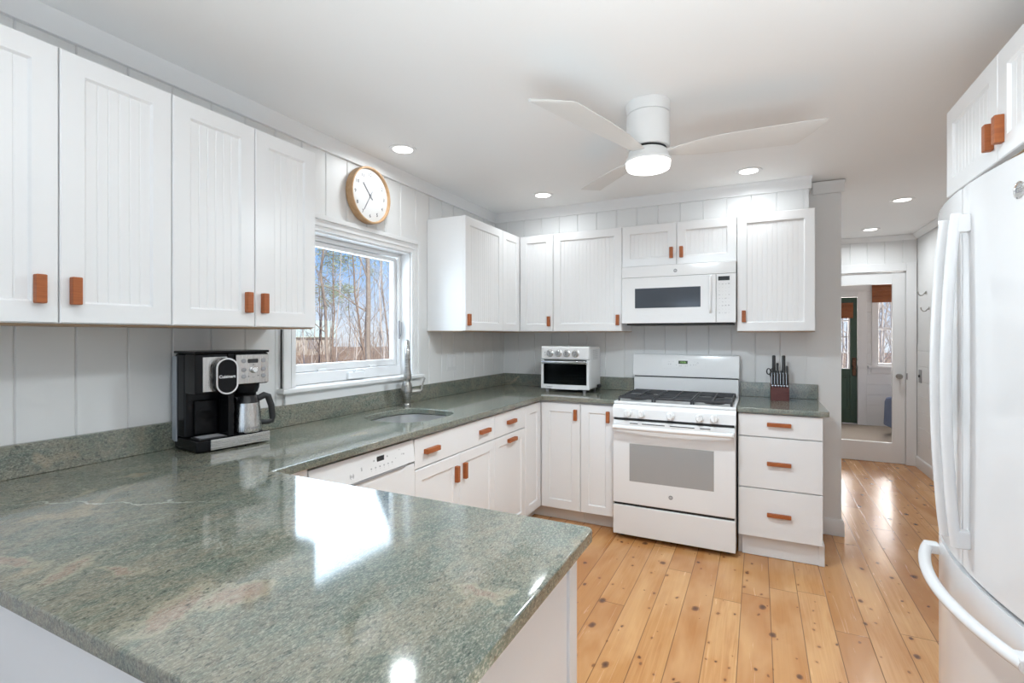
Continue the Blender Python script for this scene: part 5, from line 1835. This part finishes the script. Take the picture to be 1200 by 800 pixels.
for u, dp, h in ((352, 15, 9), (366, 19, 10), (376, 16, 8), (397, 17, 8), (408, 18, 10), (416, 15, 9), (447, 18, 11), (455, 14, 10), (341, 18, 10), (330, 16, 11), (320, 20, 10),
                 (403, 24, 9), (437, 24, 9), (384, 26, 10), (412, 30, 10), (431, 31, 9), (460, 21, 10), (472, 17, 10), (484, 20, 11), (500, 18, 10), (300, 18, 10), (280, 21, 10)):
    tree(LB, u + rnd.uniform(-2, 2), dp, h * (0.42 + dp * 0.012) * rnd.uniform(0.8, 1.15), rnd.uniform(0.03, 0.055), 13, rnd.choice(['bark', 'barkd', 'bark', 'barkp']), GT, start=0.12, lean=rnd.uniform(0, 0.06))
for k in range(34):
    u = rnd.choice((rnd.uniform(-250, 275), rnd.uniform(505, 640)))
    tree(LB, u, rnd.uniform(17, 34), rnd.uniform(5.5, 9), rnd.uniform(0.03, 0.055), 10, rnd.choice(['bark', 'barkd', 'barkp']), GT, start=0.12, lean=rnd.uniform(0, 0.06), sub=2)
tree('bushy pine left of the thick trunk outside the sink window', 395, 19, 6.6, 0.07, 9, 'barkd', GP, True, start=0.3)
tree('tall sparse pine at the right of the sink window view', 459, 22, 9.0, 0.09, 8, 'barkd', GP, True, start=0.35)
tree('small pine at the left edge of the sink window view', 374, 21, 6.0, 0.07, 7, 'barkd', GP, True, start=0.35)
GS = 'trees outside the sunroom'
for u, dp, h in ((1028, 12, 5), (1034, 14, 6), (1041, 11.5, 5), (1046, 16, 7), (1022, 17, 7), (1052, 13, 6), (1012, 15, 7), (992, 14, 6), (1037, 18, 7), (1031, 20, 8), (1043, 20, 8), (1000, 18, 8), (986, 19, 8)):
    tree('leafless pale-barked tree outside the sunroom window and green door', u, dp, h, 0.06, 18, 'barkp', GS, start=0.1, z=GZ + 0.05, sub=4)

# dry undergrowth: nobody could count the stems
b = B()
for i in range(4600):
    u, dp = (rnd.uniform(290, 500) if i % 2 else rnd.uniform(-300, 640)), 14 + 24 * rnd.random() ** 0.8
    p = place(u, dp)
    if (p - place(352, 60)).length < 7:
        continue
    z = gh_(p.x, p.y)
    h = (0.3 + 1.6 * rnd.random() ** 2.2) * (0.6 + dp / 36)
    w = rnd.uniform(0.006, 0.016)
    if i % 2 == 0 and i % 3 == 0 and not 315 < u < 470:
        h, w = rnd.uniform(2.5, 5.5), w * 1.6
    d = Vector((rnd.uniform(-0.4, 0.4), rnd.uniform(-0.4, 0.4), 1)) * h
    q = Vector((p.x, p.y, z - 0.05))
    b.tube([q, q + d * 0.5 + Vector((rnd.uniform(-.1, .1), rnd.uniform(-.1, .1), 0)), q + d], [w, w * 0.7, w * 0.3], 3, cap=False)
o = part('undergrowth', b, 'brush', smooth=0, normals=False)
o['kind'] = 'stuff'
o['label'] = 'dry brown undergrowth among the trees outside the sink window'
o['category'] = 'undergrowth'

# pale house among the trees
p = place(352, 60)
t = thing('house', 'pale house with a mint green roof beyond the trees outside the sink window', 'house', (p.x, p.y, GZ - 0.3), math.atan2(CAM.y - p.y, CAM.x - p.x))
part('walls', B().prism([(-3.2, 0), (3.2, 0), (3.2, 2.4), (0, 4.1), (-3.2, 2.4)], 'y', -3.5, 3.5), 'houseW', t, smooth=0)
b = B()
for s in (-1, 1):
    b.quadbox([(s * 3.6, -3.9, 2.22), (s * 3.6, -3.9, 2.34), (s * 3.6, 3.9, 2.22), (s * 3.6, 3.9, 2.34), (0, -3.9, 4.12), (0, -3.9, 4.26), (0, 3.9, 4.12), (0, 3.9, 4.26)])
part('roof', b, 'roofmint', t, smooth=0)
for x, y0, y1 in ((3.19, -2.2, -1.2), (3.19, 0.8, 1.8)):
    part('window', B().box(x, x + 0.06, y0, y1, 0.9, 1.9), 'grey', t, smooth=0)
